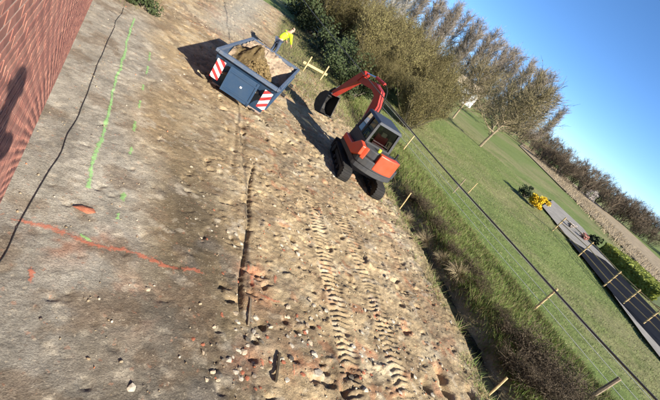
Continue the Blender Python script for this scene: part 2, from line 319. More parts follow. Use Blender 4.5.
def soil_tone(x, y):
    n = len(x); c = np.tile(np.array((0.47, 0.355, 0.205)), (n, 1))                      # light tan
    a = fbm(x, y, 2.2, 5); b = fbm(x, y, 0.8, 6)
    c = mix(c, (0.51, 0.42, 0.275), sstep(0.5, 0.7, b) * 0.8)
    c = mix(c, (0.29, 0.21, 0.12), sstep(0.48, 0.66, fbm(x, y, 1.3, 2)) * 0.6)
    # trodden brown band between the house strip and the rough ground
    band = np.exp(-((x - (2.2 + 0.05 * (y - 4))) / 1.0) ** 2) * (1 - 0.55 * sstep(6.5, 9, y)) * (1 - sstep(10, 13, y))
    c = mix(c, (0.135, 0.105, 0.065), np.clip(band * (0.95 + 0.8 * (a - 0.5)), 0, 1) * 0.95)
    # grey compacted strip beside the wall
    g = (1 - sstep(0.9, 2.0, x + 1.6 * (a - 0.5))) * (1 - 0.7 * sstep(15, 20, y))
    c = mix(c, (0.37, 0.345, 0.285), g * 0.9)
    dk = sstep(0.50, 0.62, fbm(x, y, 1.0, 0)) * (1 - sstep(6.0, 8.5, y)) * (1 - sstep(2.5, 4, x))
    c = mix(c, (0.19, 0.17, 0.145), dk * 0.5)
    low = (1 - sstep(3.6, 5.2, y + 0.5 * x * 0)) * (1 - sstep(1.6, 3.0, x)); c = mix(c, (0.20, 0.185, 0.155), low * 0.6)
    # brick dust
    for (px, py, r, s) in [(252, 270, .28, .8), (262, 300, .35, .5), (245, 360, .3, .6), (290, 360, .3, .6), (60, 245, .3, .55), (95, 240, .25, .5), (330, 300, .3, .3), (420, 300, .5, .35), (450, 340, .5, .35), (390, 260, .6, .25), (230, 20, 1.6, .55), (210, 30, 1.2, .4), (130, 300, .5, .25), (310, 385, .3, .4)]:
        p = G(px, py); d = np.hypot(x - p.x, (y - p.y)) / r
        c = mix(c, (0.50, 0.20, 0.10), np.exp(-d * d * 1.2) * s * sstep(0.35, 0.62, fbm(x, y, 0.28, 7)))
    spk = sstep(0.66, 0.74, fbm(x, y, 0.35, 3, 3)) * sstep(3, 4.5, x)
    c = mix(c, (0.45, 0.18, 0.09), spk * 0.5)
    lt = sstep(0.66, 0.75, fbm(x, y, 0.25, 1, 3)); c = mix(c, (0.55, 0.48, 0.36), lt * 0.5)
    c = c * (0.80 + 0.34 * (fbm(x, y, 0.45, 2, 5) - 0.5) * 2)[:, None]
    c = mix(c, (0.15, 0.105, 0.065), sstep(.54, .68, fbm(x, y, .6, 7, 5)) * .55)
    # grass over the bank beyond the ditch and weeds along the edges
    u = x - dl(y)
    gr = sstep(0.9, 1.5, u + 0.5 * (fbm(x, y, 0.6, 4) - 0.5)); c = mix(c, (0.075, 0.115, 0.025), gr * 0.9)
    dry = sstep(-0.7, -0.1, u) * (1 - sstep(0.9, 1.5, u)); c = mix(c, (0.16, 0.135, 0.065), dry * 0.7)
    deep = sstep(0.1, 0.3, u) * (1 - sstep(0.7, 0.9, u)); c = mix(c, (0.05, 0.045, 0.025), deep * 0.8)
    wd = sstep(20, 22.5, y) * (1 - sstep(1.2, 2.4, x)) * sstep(0.4, 0.6, a); c = mix(c, (0.13, 0.12, 0.06), wd * 0.8)
    pth = np.exp(-(((x - 6.2) - 0.30 * (y - 26)) / 1.1) ** 2) * sstep(19, 22, y); c = mix(c, (0.36, 0.33, 0.26), pth * 0.8)
    sc = sstep(0.3, 1.0, x - (8.2 + 0.30 * (y - 26))) * sstep(20, 24, y); c = mix(c, (0.12, 0.11, 0.05), sc * 0.85)
    return c
def set_tone(me, c):
    at = me.color_attributes.new('tone', 'FLOAT_COLOR', 'POINT'); at.data.foreach_set('color', np.concatenate([c, np.ones((len(c), 1))], 1).astype(np.float32).ravel())
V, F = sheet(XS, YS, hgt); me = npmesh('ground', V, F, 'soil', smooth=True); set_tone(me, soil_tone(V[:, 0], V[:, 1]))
tag(obj('ground', me), kind='structure')
# field: one sheet round the plot, to the horizon
def field_tone(x, y):
    n = len(x); c = np.tile(np.array((0.13, 0.165, 0.048)), (n, 1))
    a = fbm(x, y, 7, 3); b = fbm(x, y, 1.6, 5)
    c = mix(c, (0.19, 0.18, 0.08), sstep(0.42, 0.62, a) * 0.85)
    c = mix(c, (0.095, 0.13, 0.03), sstep(0.5, 0.68, b) * 0.6)
    near = (1 - sstep(15, 19, x)) * (1 - sstep(20, 30, y)); c = mix(c, (0.10, 0.15, 0.03), near * 0.5)
    return c
fx = axis([(-300, -20, 40), (-20, -0.3, 4.925), (-0.3, 15, 1.53), (15, 60, 0.5), (60, 160, 4), (160, 2600, 120)])
fy = axis([(-300, -6, 21), (-6, 40, 0.5), (40, 120, 2), (120, 2700, 120)])
def fz(x, y):
    d = np.maximum(np.maximum(-0.3 - x, x - 15), np.maximum(-6 - y, y - 40))
    return (fbm(x, y, 3.0, 2, 3) - 0.5) * 0.22 * sstep(0, 3, d) * (1 - sstep(60, 120, np.hypot(x, y)))
V, F = sheet(fx, fy, fz)
cen = V[F].mean(1); keep = ~((cen[:, 0] > -0.3) & (cen[:, 0] < 15) & (cen[:, 1] > -6) & (cen[:, 1] < 40))
me = npmesh('field', V, F[keep], 'grass_field', smooth=True); set_tone(me, field_tone(V[:, 0], V[:, 1]))
tag(obj('field', me), kind='structure')
# water in the ditch
ys = np.arange(1.0, 7.2, 0.4); V = []; 
for y in ys: V += [(dl(y) + 0.1, y, -0.30), (dl(y) + 0.95, y, -0.30)]
me = npmesh('ditch_water', V, [(2 * i, 2 * i + 1, 2 * i + 3, 2 * i + 2) for i in range(len(ys) - 1)], 'water'); tag(obj('ditch_water', me), kind='structure')
def poly_sheet(name, pix, z, material, sub=0):
    P = [G(*q) for q in pix]; me = bpy.data.meshes.new(name); me.from_pydata([(p.x, p.y, z) for p in P], [], [tuple(range(len(P)))])
    bm = bmesh.new(); bm.from_mesh(me); bmesh.ops.recalc_face_normals(bm, faces=bm.faces); bm.faces.ensure_lookup_table()
    if bm.faces[0].normal.z < 0: bmesh.ops.reverse_faces(bm, faces=bm.faces)
    bm.to_mesh(me); bm.free(); me.materials.append(M(material)); return tag(obj(name, me), kind='structure')
poly_sheet('gravel_yard', [(541, 207), (552, 201), (582, 229), (612, 268), (660, 330), (690, 370), (672, 378), (640, 336), (600, 280), (575, 249)], 0.14, 'yard_gravel')
poly_sheet('black_ground_sheet', [(566, 240), (604, 262), (614, 271), (636, 294), (668, 328), (700, 366), (690, 385), (641, 330), (604, 287), (580, 257)], 0.155, 'black_sheet')
poly_sheet('dry_reed_strip', [(519, 146), (524, 144), (570, 181), (612, 216), (668, 268), (700, 300), (690, 318), (656, 283), (600, 225), (560, 187)], 0.16, 'reed_strip')
poly_sheet('green_crop_field', [(537, 147), (541, 144.5), (550, 151), (572, 172), (566, 176), (552, 164)], 0.14, 'crop_field')
# ------------------------------------------------------------------ brick house
rnd = random.Random(5)
WX = -0.25
house = empty('brick_house', (-0.4, 5, 0), 0, 'weathered red brick house wall with pale mortar along the building plot', 'house')
def hp(mb): mb.v = [(v[0] + 0.4, v[1] - 5, v[2]) for v in mb.v]; return mb
wb = MB(); y0, y1, zt = -6.0, 24.0, 6.3; wy0, wy1, wz0, wz1 = -1.25, 0.05, 3.35, 5.0
for a, b, c, d in ((y0, wy0, -0.3, zt), (wy1, y1, -0.3, zt), (wy0, wy1, -0.3, wz0), (wy0, wy1, wz1, zt)):
    wb.box((WX - 0.15, (a + b) / 2, (c + d) / 2), (0.3, b - a, d - c))
wb.box((-7.3, (y0 + y1) / 2, zt / 2 - 0.15), (0.3, y1 - y0, zt + 0.3))
for yy in (y0 + 0.15, y1 - 0.15): wb.box((-3.8, yy, zt / 2 - 0.15), (6.7, 0.3, zt + 0.3))
hp(wb).build('wall', 'mortar', house)
rb = MB(); rb.hexa([(0.0, y0 - .3, 6.2), (0.0, y1 + .3, 6.2), (-3.8, y1 + .3, 9.2), (-3.8, y0 - .3, 9.2)], [(0.0, y0 - .3, 6.38), (0.0, y1 + .3, 6.38), (-3.8, y1 + .3, 9.38), (-3.8, y0 - .3, 9.38)])
rb.hexa([(-7.6, y0 - .3, 6.2), (-7.6, y1 + .3, 6.2), (-3.8, y1 + .3, 9.2), (-3.8, y0 - .3, 9.2)], [(-7.6, y0 - .3, 6.38), (-7.6, y1 + .3, 6.38), (-3.8, y1 + .3, 9.381), (-3.8, y0 - .3, 9.381)])
hp(rb).build('roof', 'roof_tile', house)
wf = MB()
for a, b in (((wy0, wz0), (wy0, wz1)), ((wy1, wz0), (wy1, wz1))): wf.beam((WX - .1, a[0], a[1]), (WX - .1, b[0], b[1]), .07, .07, (1, 0, 0))
for z in (wz0, wz1): wf.beam((WX - .1, wy0 + .04, z), (WX - .1, wy1 - .04, z), .07, .07)
wfo = hp(wf).build('window_frame', 'white_paint', house)
hp(MB().box((WX + .01, (wy0 + wy1) / 2, wz0 - .065), (.16, 1.4, .05))).build('sill', 'stone_tan', wfo)
BL, BH, CL, CH = 0.215, 0.065, 0.224, 0.074
def brick_mesh(seed, mt):
    r = random.Random(seed); mb = MB(); j = lambda s: r.uniform(-s, s)
    q = [(-.03, -BL / 2, -BH / 2), (-.03, BL / 2, -BH / 2), (-.03, BL / 2, BH / 2), (-.03, -BL / 2, BH / 2)]
    f_ = [(.003 + j(.001), -BL / 2 + .004 + j(.003), -BH / 2 + .003 + j(.0015)), (.003 + j(.001), BL / 2 - .004 + j(.003), -BH / 2 + .003 + j(.0015)), (.003 + j(.001), BL / 2 - .004 + j(.003), BH / 2 - .003 + j(.0015)), (.003 + j(.001), -BL / 2 + .004 + j(.003), BH / 2 - .003 + j(.0015))]
    return mb.hexa(q, f_)
bm_list = []
for i in range(9): bm_list.append(brick_mesh(i, None).mesh('brick', ('brick', 'brick_b', 'brick_c')[i % 3]))
cand = []
for row in range(int((zt - 0.05) / CH)):
    z = 0.03 + CH * (row + .5)
    for k in range(int((y1 - y0) / CL)):
        y = y0 + CL * (k + .5 + .5 * (row % 2))
        if y > y1 - .12: continue
        if wy0 - .11 < y < wy1 + .11 and wz0 - .05 < z < wz1 + .05: continue
        d = Vector((WX, y, z - CAMH)); fwd = d.dot(FW); inf = False
        if fwd > .1:
            px = 330 + FPX * d.dot(CX) / fwd; py = 200 - FPX * d.dot(CY) / fwd; inf = -8 < px < 668 and -8 < py < 408
        cand.append((0 if inf else 1, d.length, y, z))
cand.sort(); rows_ = cand[:300]; rest = cand[300:]
for _, _, y, z in rows_:
    b = bpy.data.objects.new('brick', rnd.choice(bm_list)); COL.objects.link(b); b.parent = house
    b.location = (WX + .4 + rnd.uniform(-.001, .002), y - 5 + rnd.uniform(-.003, .003), z + rnd.uniform(-.001, .001)); b.rotation_euler = (rnd.uniform(-.006, .006), 0, 0)
q = np.array([[-.03, -BL / 2, -BH / 2], [-.03, BL / 2, -BH / 2], [-.03, BL / 2, BH / 2], [-.03, -BL / 2, BH / 2], [.003, -BL / 2 + .003, -BH / 2 + .003], [.003, BL / 2 - .003, -BH / 2 + .003], [.003, BL / 2 - .003, BH / 2 - .003], [.003, -BL / 2 + .003, BH / 2 - .003]])
rg = np.random.default_rng(3); P = np.array([(WX + .4, y - 5, z) for _, _, y, z in rest]) + rg.uniform(-.0015, .0015, (len(rest), 3))
V = (P[:, None, :] + q[None]).reshape(-1, 3); fq = np.array([(4, 5, 6, 7), (0, 1, 5, 4), (1, 2, 6, 5), (2, 3, 7, 6), (3, 0, 4, 7)])
F = (np.arange(len(P))[:, None, None] * 8 + fq[None]).reshape(-1, 4); me = npmesh('brick_courses', V, F, 'brick')
me.materials.append(M('brick_b')); me.materials.append(M('brick_c')); me.polygons.foreach_set('material_index', np.repeat(rg.integers(0, 3, len(P)), 5).astype(np.int32))
tag(obj('brick_courses', me, house), kind='stuff')
# ------------------------------------------------------------------ spray paint lines
def ribbon(name, pts, width, material, label, lift=0.012, cat='paint line', group=None, step=0.04):
    pts = [Vector((p[0], p[1], 0)) for p in pts]; dense = []
    for a, b in zip(pts[:-1], pts[1:]):
        n = max(1, int((b - a).length / step))
        for i in range(n): dense.append(a.lerp(b, i / n))
    dense.append(pts[-1]); vs, ed = [], []
    for i, p in enumerate(dense):
        d = (dense[min(i + 1, len(dense) - 1)] - dense[max(i - 1, 0)]).normalized(); r = Vector((d.y, -d.x, 0))
        wd = width * (0.8 + 0.4 * float(vn(p.x, p.y, 0.3, 2))); o_ = r * ((float(vn(p.x, p.y, 0.5, 4)) - .5) * width * 0.5)
        for k in range(5):
            t = k / 4 - .5; q_ = p + o_ + r * wd * t; vs.append((q_.x, q_.y, h1(q_.x, q_.y) + lift)); ed.append(max(0, 1 - abs(t) * 2) * min(1, i / 3, (len(dense) - 1 - i) / 3))
    fs = [(i * 5 + k, i * 5 + k + 1, i * 5 + k + 6, i * 5 + k + 5) for i in range(len(dense) - 1) for k in range(4)]
    me = npmesh(name, vs, fs, material, True); at = me.attributes.new('edge', 'FLOAT', 'POINT'); at.data.foreach_set('value', ed)
    return tag(obj(name, me), label, cat, group)
gp = lambda *ps: [G(*p) for p in ps]
ribbon('green_paint_line', gp((134, 17), (122, 60), (110, 103), (100, 140), (86, 192)), 0.115, 'paint_green', 'long solid bright green spray paint line parallel to the brick wall')
for a, b in [((150, 52), (148, 62)), ((147, 66), (145, 76)), ((143, 84), (141.5, 92)), ((140, 99), (138, 110)), ((136, 120), (133, 134)), ((131, 146), (129, 158)), ((123, 190), (120, 205)), ((119, 210), (116, 224))]:
    ribbon('green_paint_dash', gp(a, b), 0.12, 'paint_green_thin', 'short faded dash of the broken green spray paint line', group='dashes of the broken green line')
ribbon('green_paint_mark', gp((76, 232), (84, 238), (96, 243)), 0.13, 'paint_green_thin', 'small green spray mark where the orange line crosses', )
ribbon('orange_paint_line', gp((4, 217), (40, 228), (80, 240), (120, 251), (160, 262), (206, 277)), 0.24, 'paint_orange', 'orange spray paint line running out from the brick wall across the soil')
ribbon('orange_paint_mark', gp((247, 262), (250, 272), (252, 290)), 0.16, 'paint_orange', 'orange spray smudge beside the dark groove in the soil')
for a, b, lb in [((260, 352), (262, 373), 'short red-orange spray stroke left of the purplish stick'), ((292, 358), (294, 381), 'short red-orange spray stroke right of the purplish stick'), ((254, 294), (286, 303), 'faint orange spray stroke running right from the end of the groove'), ((275, 271), (277, 286), 'faint short orange spray stroke right of the groove'), ((30, 262), (27, 290), 'faint orange spray streak near the foot of the wall below the orange line')]:
    ribbon('orange_paint_mark', gp(a, b), 0.13, 'paint_orange', lb)
# ------------------------------------------------------------------ cables
def wob(p, s): return p
pts = [G(*q) for q in [(124, 8), (116, 22), (108, 40), (98, 66), (88, 92), (79, 115), (68, 135), (55, 163), (40, 190), (20, 226), (2, 258), (-18, 290), (-40, 330)]]
c = []
for a, b in zip(pts[:-1], pts[1:]):
    for i in range(6):
        p = a.lerp(b, i / 6); x = max(p.x + 0.05 * (float(vn(p.y, 0, 0.6, 2)) - .5), -0.2); c.append((x, p.y, h1(x, p.y) + 0.02))
tag(MB().tube(c, 0.006, 6).build('ground_cable', 'cable_black', smooth=True), 'thin black cable lying on the soil along the foot of the brick wall', 'cable')
OC = [(4.1, -8, 3.95), (4.5, -4, 3.6)] + [(5.0 + .1 * (y - .9), y, z) for y, z in ((0.9, 3.33), (2.19, 3.28), (3.43, 3.25), (5.3, 3.2), (7.22, 3.19), (9.92, 3.19), (14.05, 3.19), (19.6, 3.24), (27, 3.5))] + [(8.6, 36, 3.95), (9.0, 45, 4.6)]
OC = [(x * 1.04, y * 1.04, 4.5 - (4.5 - z) * 1.04) for x, y, z in OC]
def spline(P, n=8):
    P = [Vector(p) for p in P]; o = []
    for i in range(len(P) - 1):
        p0, p1, p2, p3 = P[max(i - 1, 0)], P[i], P[i + 1], P[min(i + 2, len(P) - 1)]
        for k in range(n):
            t = k / n; o.append(0.5 * ((2 * p1) + (p2 - p0) * t + (2 * p0 - 5 * p1 + 4 * p2 - p3) * t * t + (3 * p1 - p0 - 3 * p2 + p3) * t ** 3))
    o.append(P[-1]); return o
tag(MB().tube(spline(OC), 0.0125, 8).build('overhead_cable', 'cable_grey', smooth=True), 'dark overhead cable sagging across the view from top to bottom right', 'cable')
for x, y, z in (OC[0], OC[-1]):
    t = empty('utility_pole', (x, y, 0), 0, 'wooden pole that carries the overhead cable', 'pole', 'poles of the overhead cable')
    MB().tube([(0, 0, -.4), (0, 0, z + .5)], [.12, .09], 10).build('pole', 'old_wood', t, smooth=True); MB().box((0, 0, z - .03), (.3, .12, .08)).build('bracket', 'dark_steel', t)
# ------------------------------------------------------------------ container with soil
def rock(seed, flat=.6):
    r = random.Random(seed); bm = bmesh.new(); bmesh.ops.create_icosphere(bm, subdivisions=1, radius=.5)
    ax = [r.uniform(.7, 1.3) for _ in range(2)]
    for v in bm.verts: v.co *= r.uniform(.55, 1.2); v.co.x *= ax[0]; v.co.y *= ax[1]; v.co.z *= flat
    return bm
def stripes():
    mt = bpy.data.materials.new('chevron_stripes'); mt.use_nodes = True; n = mt.node_tree; P = n.nodes['Principled BSDF']; P.inputs['Roughness'].default_value = 0.4
    tc = n.nodes.new('ShaderNodeTexCoord'); s = n.nodes.new('ShaderNodeSeparateXYZ'); n.links.new(tc.outputs['Object'], s.inputs[0])
    a = n.nodes.new('ShaderNodeMath'); a.operation = 'MULTIPLY_ADD'; a.inputs[1].default_value = 0.75; n.links.new(s.outputs[0], a.inputs[0]); n.links.new(s.outputs[2], a.inputs[2])
    d = n.nodes.new('ShaderNodeMath'); d.operation = 'DIVIDE'; d.inputs[1].default_value = 0.235; n.links.new(a.outputs[0], d.inputs[0])
    fr = n.nodes.new('ShaderNodeMath'); fr.operation = 'FRACT'; n.links.new(d.outputs[0], fr.inputs[0])
    gt = n.nodes.new('ShaderNodeMath'); gt.operation = 'GREATER_THAN'; gt.inputs[1].default_value = 0.5; n.links.new(fr.outputs[0], gt.inputs[0])
    mx = n.nodes.new('ShaderNodeMix'); mx.data_type = 'RGBA'; mx.inputs[6].default_value = (0.50, 0.035, 0.035, 1); mx.inputs[7].default_value = (0.72, 0.68, 0.66, 1)
    n.links.new(gt.outputs[0], mx.inputs[0]); n.links.new(mx.outputs[2], P.inputs['Base Color']); MATS['chevron'] = mt
stripes()
CW, CLn, CHt = 2.1, 4.45, 1.15; CYAW = R(-25.5); CC = Vector((4.98, 14.5, 0))
cz = h1(CC.x, CC.y) - 0.02
ct = empty('waste_container', (CC.x, CC.y, cz), CYAW, 'dark blue open waste container with red and white striped end plates, filled with soil', 'container')
w2, l2 = CW / 2, CLn / 2; bw, b0 = w2 - .16, l2 - .50
T = lambda sx, sy, o_=0: (sx * (w2 - o_), sy * (l2 - o_), CHt)
def Bt(sx, sy, o_=0, z=0.1): return (sx * (bw - o_), sy * (b0 - o_), z)
th = 0.05
MB().box((0, 0, 0.075), (2 * bw - .02, 2 * b0 - .02, .09)).build('floor', 'container_inside', ct)
for sy in (-1, 1):
    e = MB().hexa([Bt(-1, sy), Bt(1, sy), Bt(1, sy, th), Bt(-1, sy, th)], [T(-1, sy), T(1, sy), T(1, sy, th), T(-1, sy, th)]).build('end_wall', 'container_blue', ct)
for sx in (-1, 1):
    MB().hexa([(sx * bw, -b0, .1), (sx * bw, b0, .1), (sx * (bw - th), b0 - th, .1), (sx * (bw - th), -b0 + th, .1)], [(sx * w2, -l2, CHt), (sx * w2, l2, CHt), (sx * (w2 - th), l2 - th, CHt), (sx * (w2 - th), -l2 + th, CHt)]).build('side_wall', 'container_blue', ct)
    for yy in (-1.2, 0, 1.2):
        MB().beam((sx * (bw + .03), yy, .12), (sx * (w2 + .03), yy, CHt - .06), .09, .06, (0, 1, 0)).build('rib', 'container_blue', ct, .006)
    MB().beam((sx * (bw - .25), -b0 - .02, .03), (sx * (bw - .25), b0 + .02, .03), .14, .06).build('skid', 'dark_steel', ct)
rim = MB()
for sx in (-1, 1): rim.beam((sx * w2, -l2 - .06, CHt + .03), (sx * w2, l2 + .06, CHt + .03), .10, .10)
rim.build('side_rim', 'container_rim', ct, .012)
for sy in (-1, 1): MB().beam((-w2 + .055, sy * l2, CHt + .025), (w2 - .055, sy * l2, CHt + .025), .15, .11).build('end_rim', 'container_rim', ct, .012)
# near end: upright door panel under the rim, striped plates on brackets either side of it, dark gaps between
dp = MB().box((0, -l2 - .045, .61), (.98, .05, .80)).build('door_panel', 'container_blue', ct, .012)
for z in (.34, .88): MB().box((0, -l2 - .08, z), (.90, .02, .05)).build('rail', 'container_blue', dp)
for x in (-.455, .455): MB().box((x, -l2 - .08, .61), (.05, .021, .78)).build('rail', 'container_blue', dp)
MB().box((.05, -l2 - .085, .62), (.06, .025, .05)).build('latch', 'stripe_white', dp)
for sx in (-1, 1):
    g_ = MB().box((0, 0, 0), (.27, .02, .60)).mesh('striped_plate', 'chevron'); o = obj('striped_plate', g_, ct); o.location = (sx * (w2 - .2) + .08 * (sx < 0), -l2 - .16, .72)
    if sx > 0: o.scale = (-1, 1, 1)
    MB().box((sx * (w2 - .2) + .08 * (sx < 0), -l2 - .075, .84), (.07, .14, .4)).build('bracket', 'dark_steel', ct)
    for yy in (-.9, .9): MB().tube([(sx * w2 + sx * .05, yy, .8), (sx * w2 + sx * .2, yy, .8)], .06, 10).build('lifting_pin', 'dark_steel', ct)
# heap
hx = np.linspace(-w2 + .09, w2 - .09, 60); hy = np.linspace(-l2 + .09, l2 - .09, 120)
def heapz(x, y):
    hi = np.clip(.25 + sstep(.1, -.95, x) * sstep(-1.6, -.6, y) + sstep(.2, 1.9, y), 0, 1); z = .50 + .66 * hi
    z = z + 0.85 * np.exp(-((x + .05) / .5) ** 2 - ((y + .75) / .85) ** 2) * (0.45 + 1.1 * fbm(x, y, .3, 2, 3))
    z = z + (fbm(x, y, .45, 4, 5) - .5) * .30 + np.clip(fbm(x, y, .22, 1, 4) - .55, 0, 1) * .35
    e_ = np.minimum(w2 - np.abs(x), l2 - np.abs(y)); ov = .12 * np.clip(sstep(.1, -.6, x) * sstep(-1.9, -.9, y) + sstep(1.2, 2.0, y) * (x < .6), 0, 1); return np.minimum(z, CHt - .06 + ov + 1.4 * np.clip(e_ - .12, 0, 1))
V, F = sheet(hx, hy, heapz); me = npmesh('soil_heap', V, F, 'heap_soil', True)
tn = np.tile(np.array((.12, .085, .038)), (len(V), 1)); tn = mix(tn, (.36, .27, .185), sstep(.9, 1.25, np.hypot((V[:, 0] + .05) / .8, (V[:, 1] + .8) / 1.25) + .5 * (fbm(V[:, 0], V[:, 1], .4, 3) - .5)))
set_tone(me, tn); me.materials.clear(); me.materials.append(M('soil')); o = obj('soil_heap', me); o.location = (CC.x, CC.y, cz); o.rotation_euler = (0, 0, CYAW)
tag(o, 'heap of brown clods and pale earth inside the blue container', 'soil heap')
r = random.Random(77); cv, cf, cn = [], [], 0
for i in range(700):
    bm = rock(500 + i % 40, .8); d_ = r.random() ** .6; a_ = r.uniform(0, 6.283); x = -.02 + math.cos(a_) * d_ * .72; y = -.85 + math.sin(a_) * d_ * 1.15
    sz_ = r.uniform(.05, .20) * (1.2 - .5 * d_); z = .62 + .68 * max(0, 1 - d_ ** 2) * r.uniform(.8, 1.02) + .05
    bm.verts.ensure_lookup_table(); rt = Euler((r.uniform(0, 6), r.uniform(0, 6), r.uniform(0, 6))).to_matrix()
    cv += [tuple(rt @ v.co * sz_ + Vector((x, y, z))) for v in bm.verts]; cf += [tuple(v.index + cn for v in f.verts) for f in bm.faces]; cn += len(bm.verts); bm.free()
me = npmesh('clods', np.array(cv), np.array(cf), 'heap_soil'); tag(obj('clods', me, o), kind='stuff')
# ------------------------------------------------------------------ excavator
def glassmat():
    mt = bpy.data.materials.new('cab_glass'); mt.use_nodes = True; n = mt.node_tree; out = n.nodes['Material Output']
    t = n.nodes.new('ShaderNodeBsdfTransparent'); t.inputs[0].default_value = (.17, .20, .195, 1); g_ = n.nodes.new('ShaderNodeBsdfGlossy'); g_.inputs['Roughness'].default_value = .05
    fr = n.nodes.new('ShaderNodeFresnel'); mx = n.nodes.new('ShaderNodeMixShader'); n.links.new(fr.outputs[0], mx.inputs[0]); n.links.new(t.outputs[0], mx.inputs[1]); n.links.new(g_.outputs[0], mx.inputs[2]); n.links.new(mx.outputs[0], out.inputs[0]); MATS['cab_glass'] = mt
glassmat()
TH = R(-14); UH = R(-8); UB = R(7)   # tracks head 14 deg right of the wall line, the upper body 8, the boom swung left
e_ = Vector((math.sin(-TH), math.cos(TH), 0)); EO = Vector((8.28, 10.33, 0)) + e_ * 0.85
ex = empty('excavator', (EO.x, EO.y, -0.03), TH, 'orange and grey mini excavator on black rubber tracks with raised red boom', 'excavator')
UR = Matrix.Rotation(UH - TH, 3, 'Z'); BRT = Matrix.Rotation(UB - TH, 3, 'Z')
def ub(mb): mb.v = [tuple(BRT @ Vector(v)) for v in mb.v]; return mb
def up(mb): mb.v = [tuple(UR @ Vector(v)) for v in mb.v]; return mb
for sx in (-1, 1):
    tw = .34; n = 12; prof = []
    L2, r_ = .93, .225
    for i in range(n + 1): a = math.pi / 2 - math.pi * i / n; prof.append((L2 + r_ * math.cos(a), 0.25 + r_ * math.sin(a)))
    for i in range(n + 1): a = -math.pi / 2 - math.pi * i / n; prof.append((-L2 + r_ * math.cos(a), 0.25 + r_ * math.sin(a)))
    inn = [(p[0] * .93, 0.25 + (p[1] - 0.25) * .82) for p in prof]; N = len(prof); tb = MB(); x0, x1 = sx * .67 - tw / 2, sx * .67 + tw / 2
    vs_ = [(x0, *p) for p in prof] + [(x1, *p) for p in prof] + [(x0, *p) for p in inn] + [(x1, *p) for p in inn]; fs_ = []
    for i in range(N):
        j = (i + 1) % N; fs_ += [(i, j, N + j, N + i), (2 * N + i, 3 * N + i, 3 * N + j, 2 * N + j), (i, 2 * N + i, 2 * N + j, j), (N + i, N + j, 3 * N + j, 3 * N + i)]
    tb.add(vs_, fs_)
    per = []
    for i in range(N): per.append((Vector(prof[i]), Vector(prof[(i + 1) % N])))
    tot = sum((b - a).length for a, b in per); nl = 54; acc = 0; k = 0
    for a, b in per:
        Ls = (b - a).length
        while k < nl and k * tot / nl <= acc + Ls + 1e-9:
            t = (k * tot / nl - acc) / max(Ls, 1e-6); p = a.lerp(b, t); d = (b - a).normalized() if Ls > 1e-6 else Vector((1, 0)); nrm = Vector((-d.y, d.x))
            if (p + nrm * .1 - Vector((0, .25))).length < (p - nrm * .1 - Vector((0, .25))).length: nrm = -nrm
            p = p + nrm * .012; rot = Matrix(((1, 0, 0), (0, d.x, nrm.x), (0, d.y, nrm.y))); tb.box((sx * .67, p.x, p.y), (tw - .02, .05, .024), rot); k += 1
        acc += Ls
    tr = tb.build('track', 'rubber', ex)
    MB().tube([(sx * .67 - .15, L2, .25), (sx * .67 + .15, L2, .25)], .165, 14).build('sprocket', 'dark_steel', tr)
    MB().tube([(sx * .67 - .15, -L2, .25), (sx * .67 + .15, -L2, .25)], .165, 14).build('idler', 'dark_steel', tr)
    for yy in (-.4, 0, .4): MB().tube([(sx * .67 - .14, yy, .14), (sx * .67 + .14, yy, .14)], .085, 10).build('roller', 'dark_steel', tr)
    MB().box((sx * .67, 0, .27), (.2, 1.5, .14)).build('track_frame', 'dark_steel', tr)
MB().box((0, 0, .42), (1.1, .8, .2)).build('undercarriage', 'dark_steel', ex, .02)
MB().tube([(0, 0, .5), (0, 0, .66)], .42, 20).build('slew_ring', 'dark_steel', ex)
bl = MB().prism([(1.3, .12), (1.38, .12), (1.42, .3), (1.36, .52), (1.3, .5), (1.34, .3)], -.82, .82).build('blade', 'excavator_grey', ex, .008)
for sx in (-1, 1): MB().beam((sx * .35, .4, .36), (sx * .35, 1.32, .3), .1, .12).build('blade_arm', 'excavator_grey', bl)
# house
def arc(r, a0, a1, n=10): return [(r * math.sin(R(a0 + (a1 - a0) * i / n)), -r * math.cos(R(a0 + (a1 - a0) * i / n))) for i in range(n + 1)]
deck = [(-.78, .8)] + [(max(-.80, min(.80, p[0])), p[1]) for p in arc(1.18, -46, 46, 12)] + [(.78, .8)]
up(MB().prismz(deck, .66, .84)).build('deck', 'excavator_grey', ex, .02)
cw = [(max(-.80, min(.80, p[0])), p[1]) for p in arc(1.22, -44, 44, 12)]; inner = [(p[0] * .99, -.62) for p in (cw[-1], cw[0])]
up(MB().prismz(cw + inner, .842, 1.12)).build('counterweight', 'excavator_grey', ex, .03)
# engine hood: grey with orange doors
hood = [(max(-.74, min(.74, p[0])), p[1]) for p in arc(1.12, -40, 40, 12)]; hin = [(.74, -.56), (-.74, -.56)]
up(MB().prismz(hood + hin, 1.122, 1.42)).build('engine_hood', 'excavator_grey', ex, .05)
od = [(p[0], p[1]) for p in arc(1.24, -12, 27, 8)]; odi = [(p[0], p[1]) for p in arc(1.0, 27, -12, 8)]
up(MB().prismz(od + odi, .90, 1.46)).build('rear_door', 'excavator_orange', ex, .03)
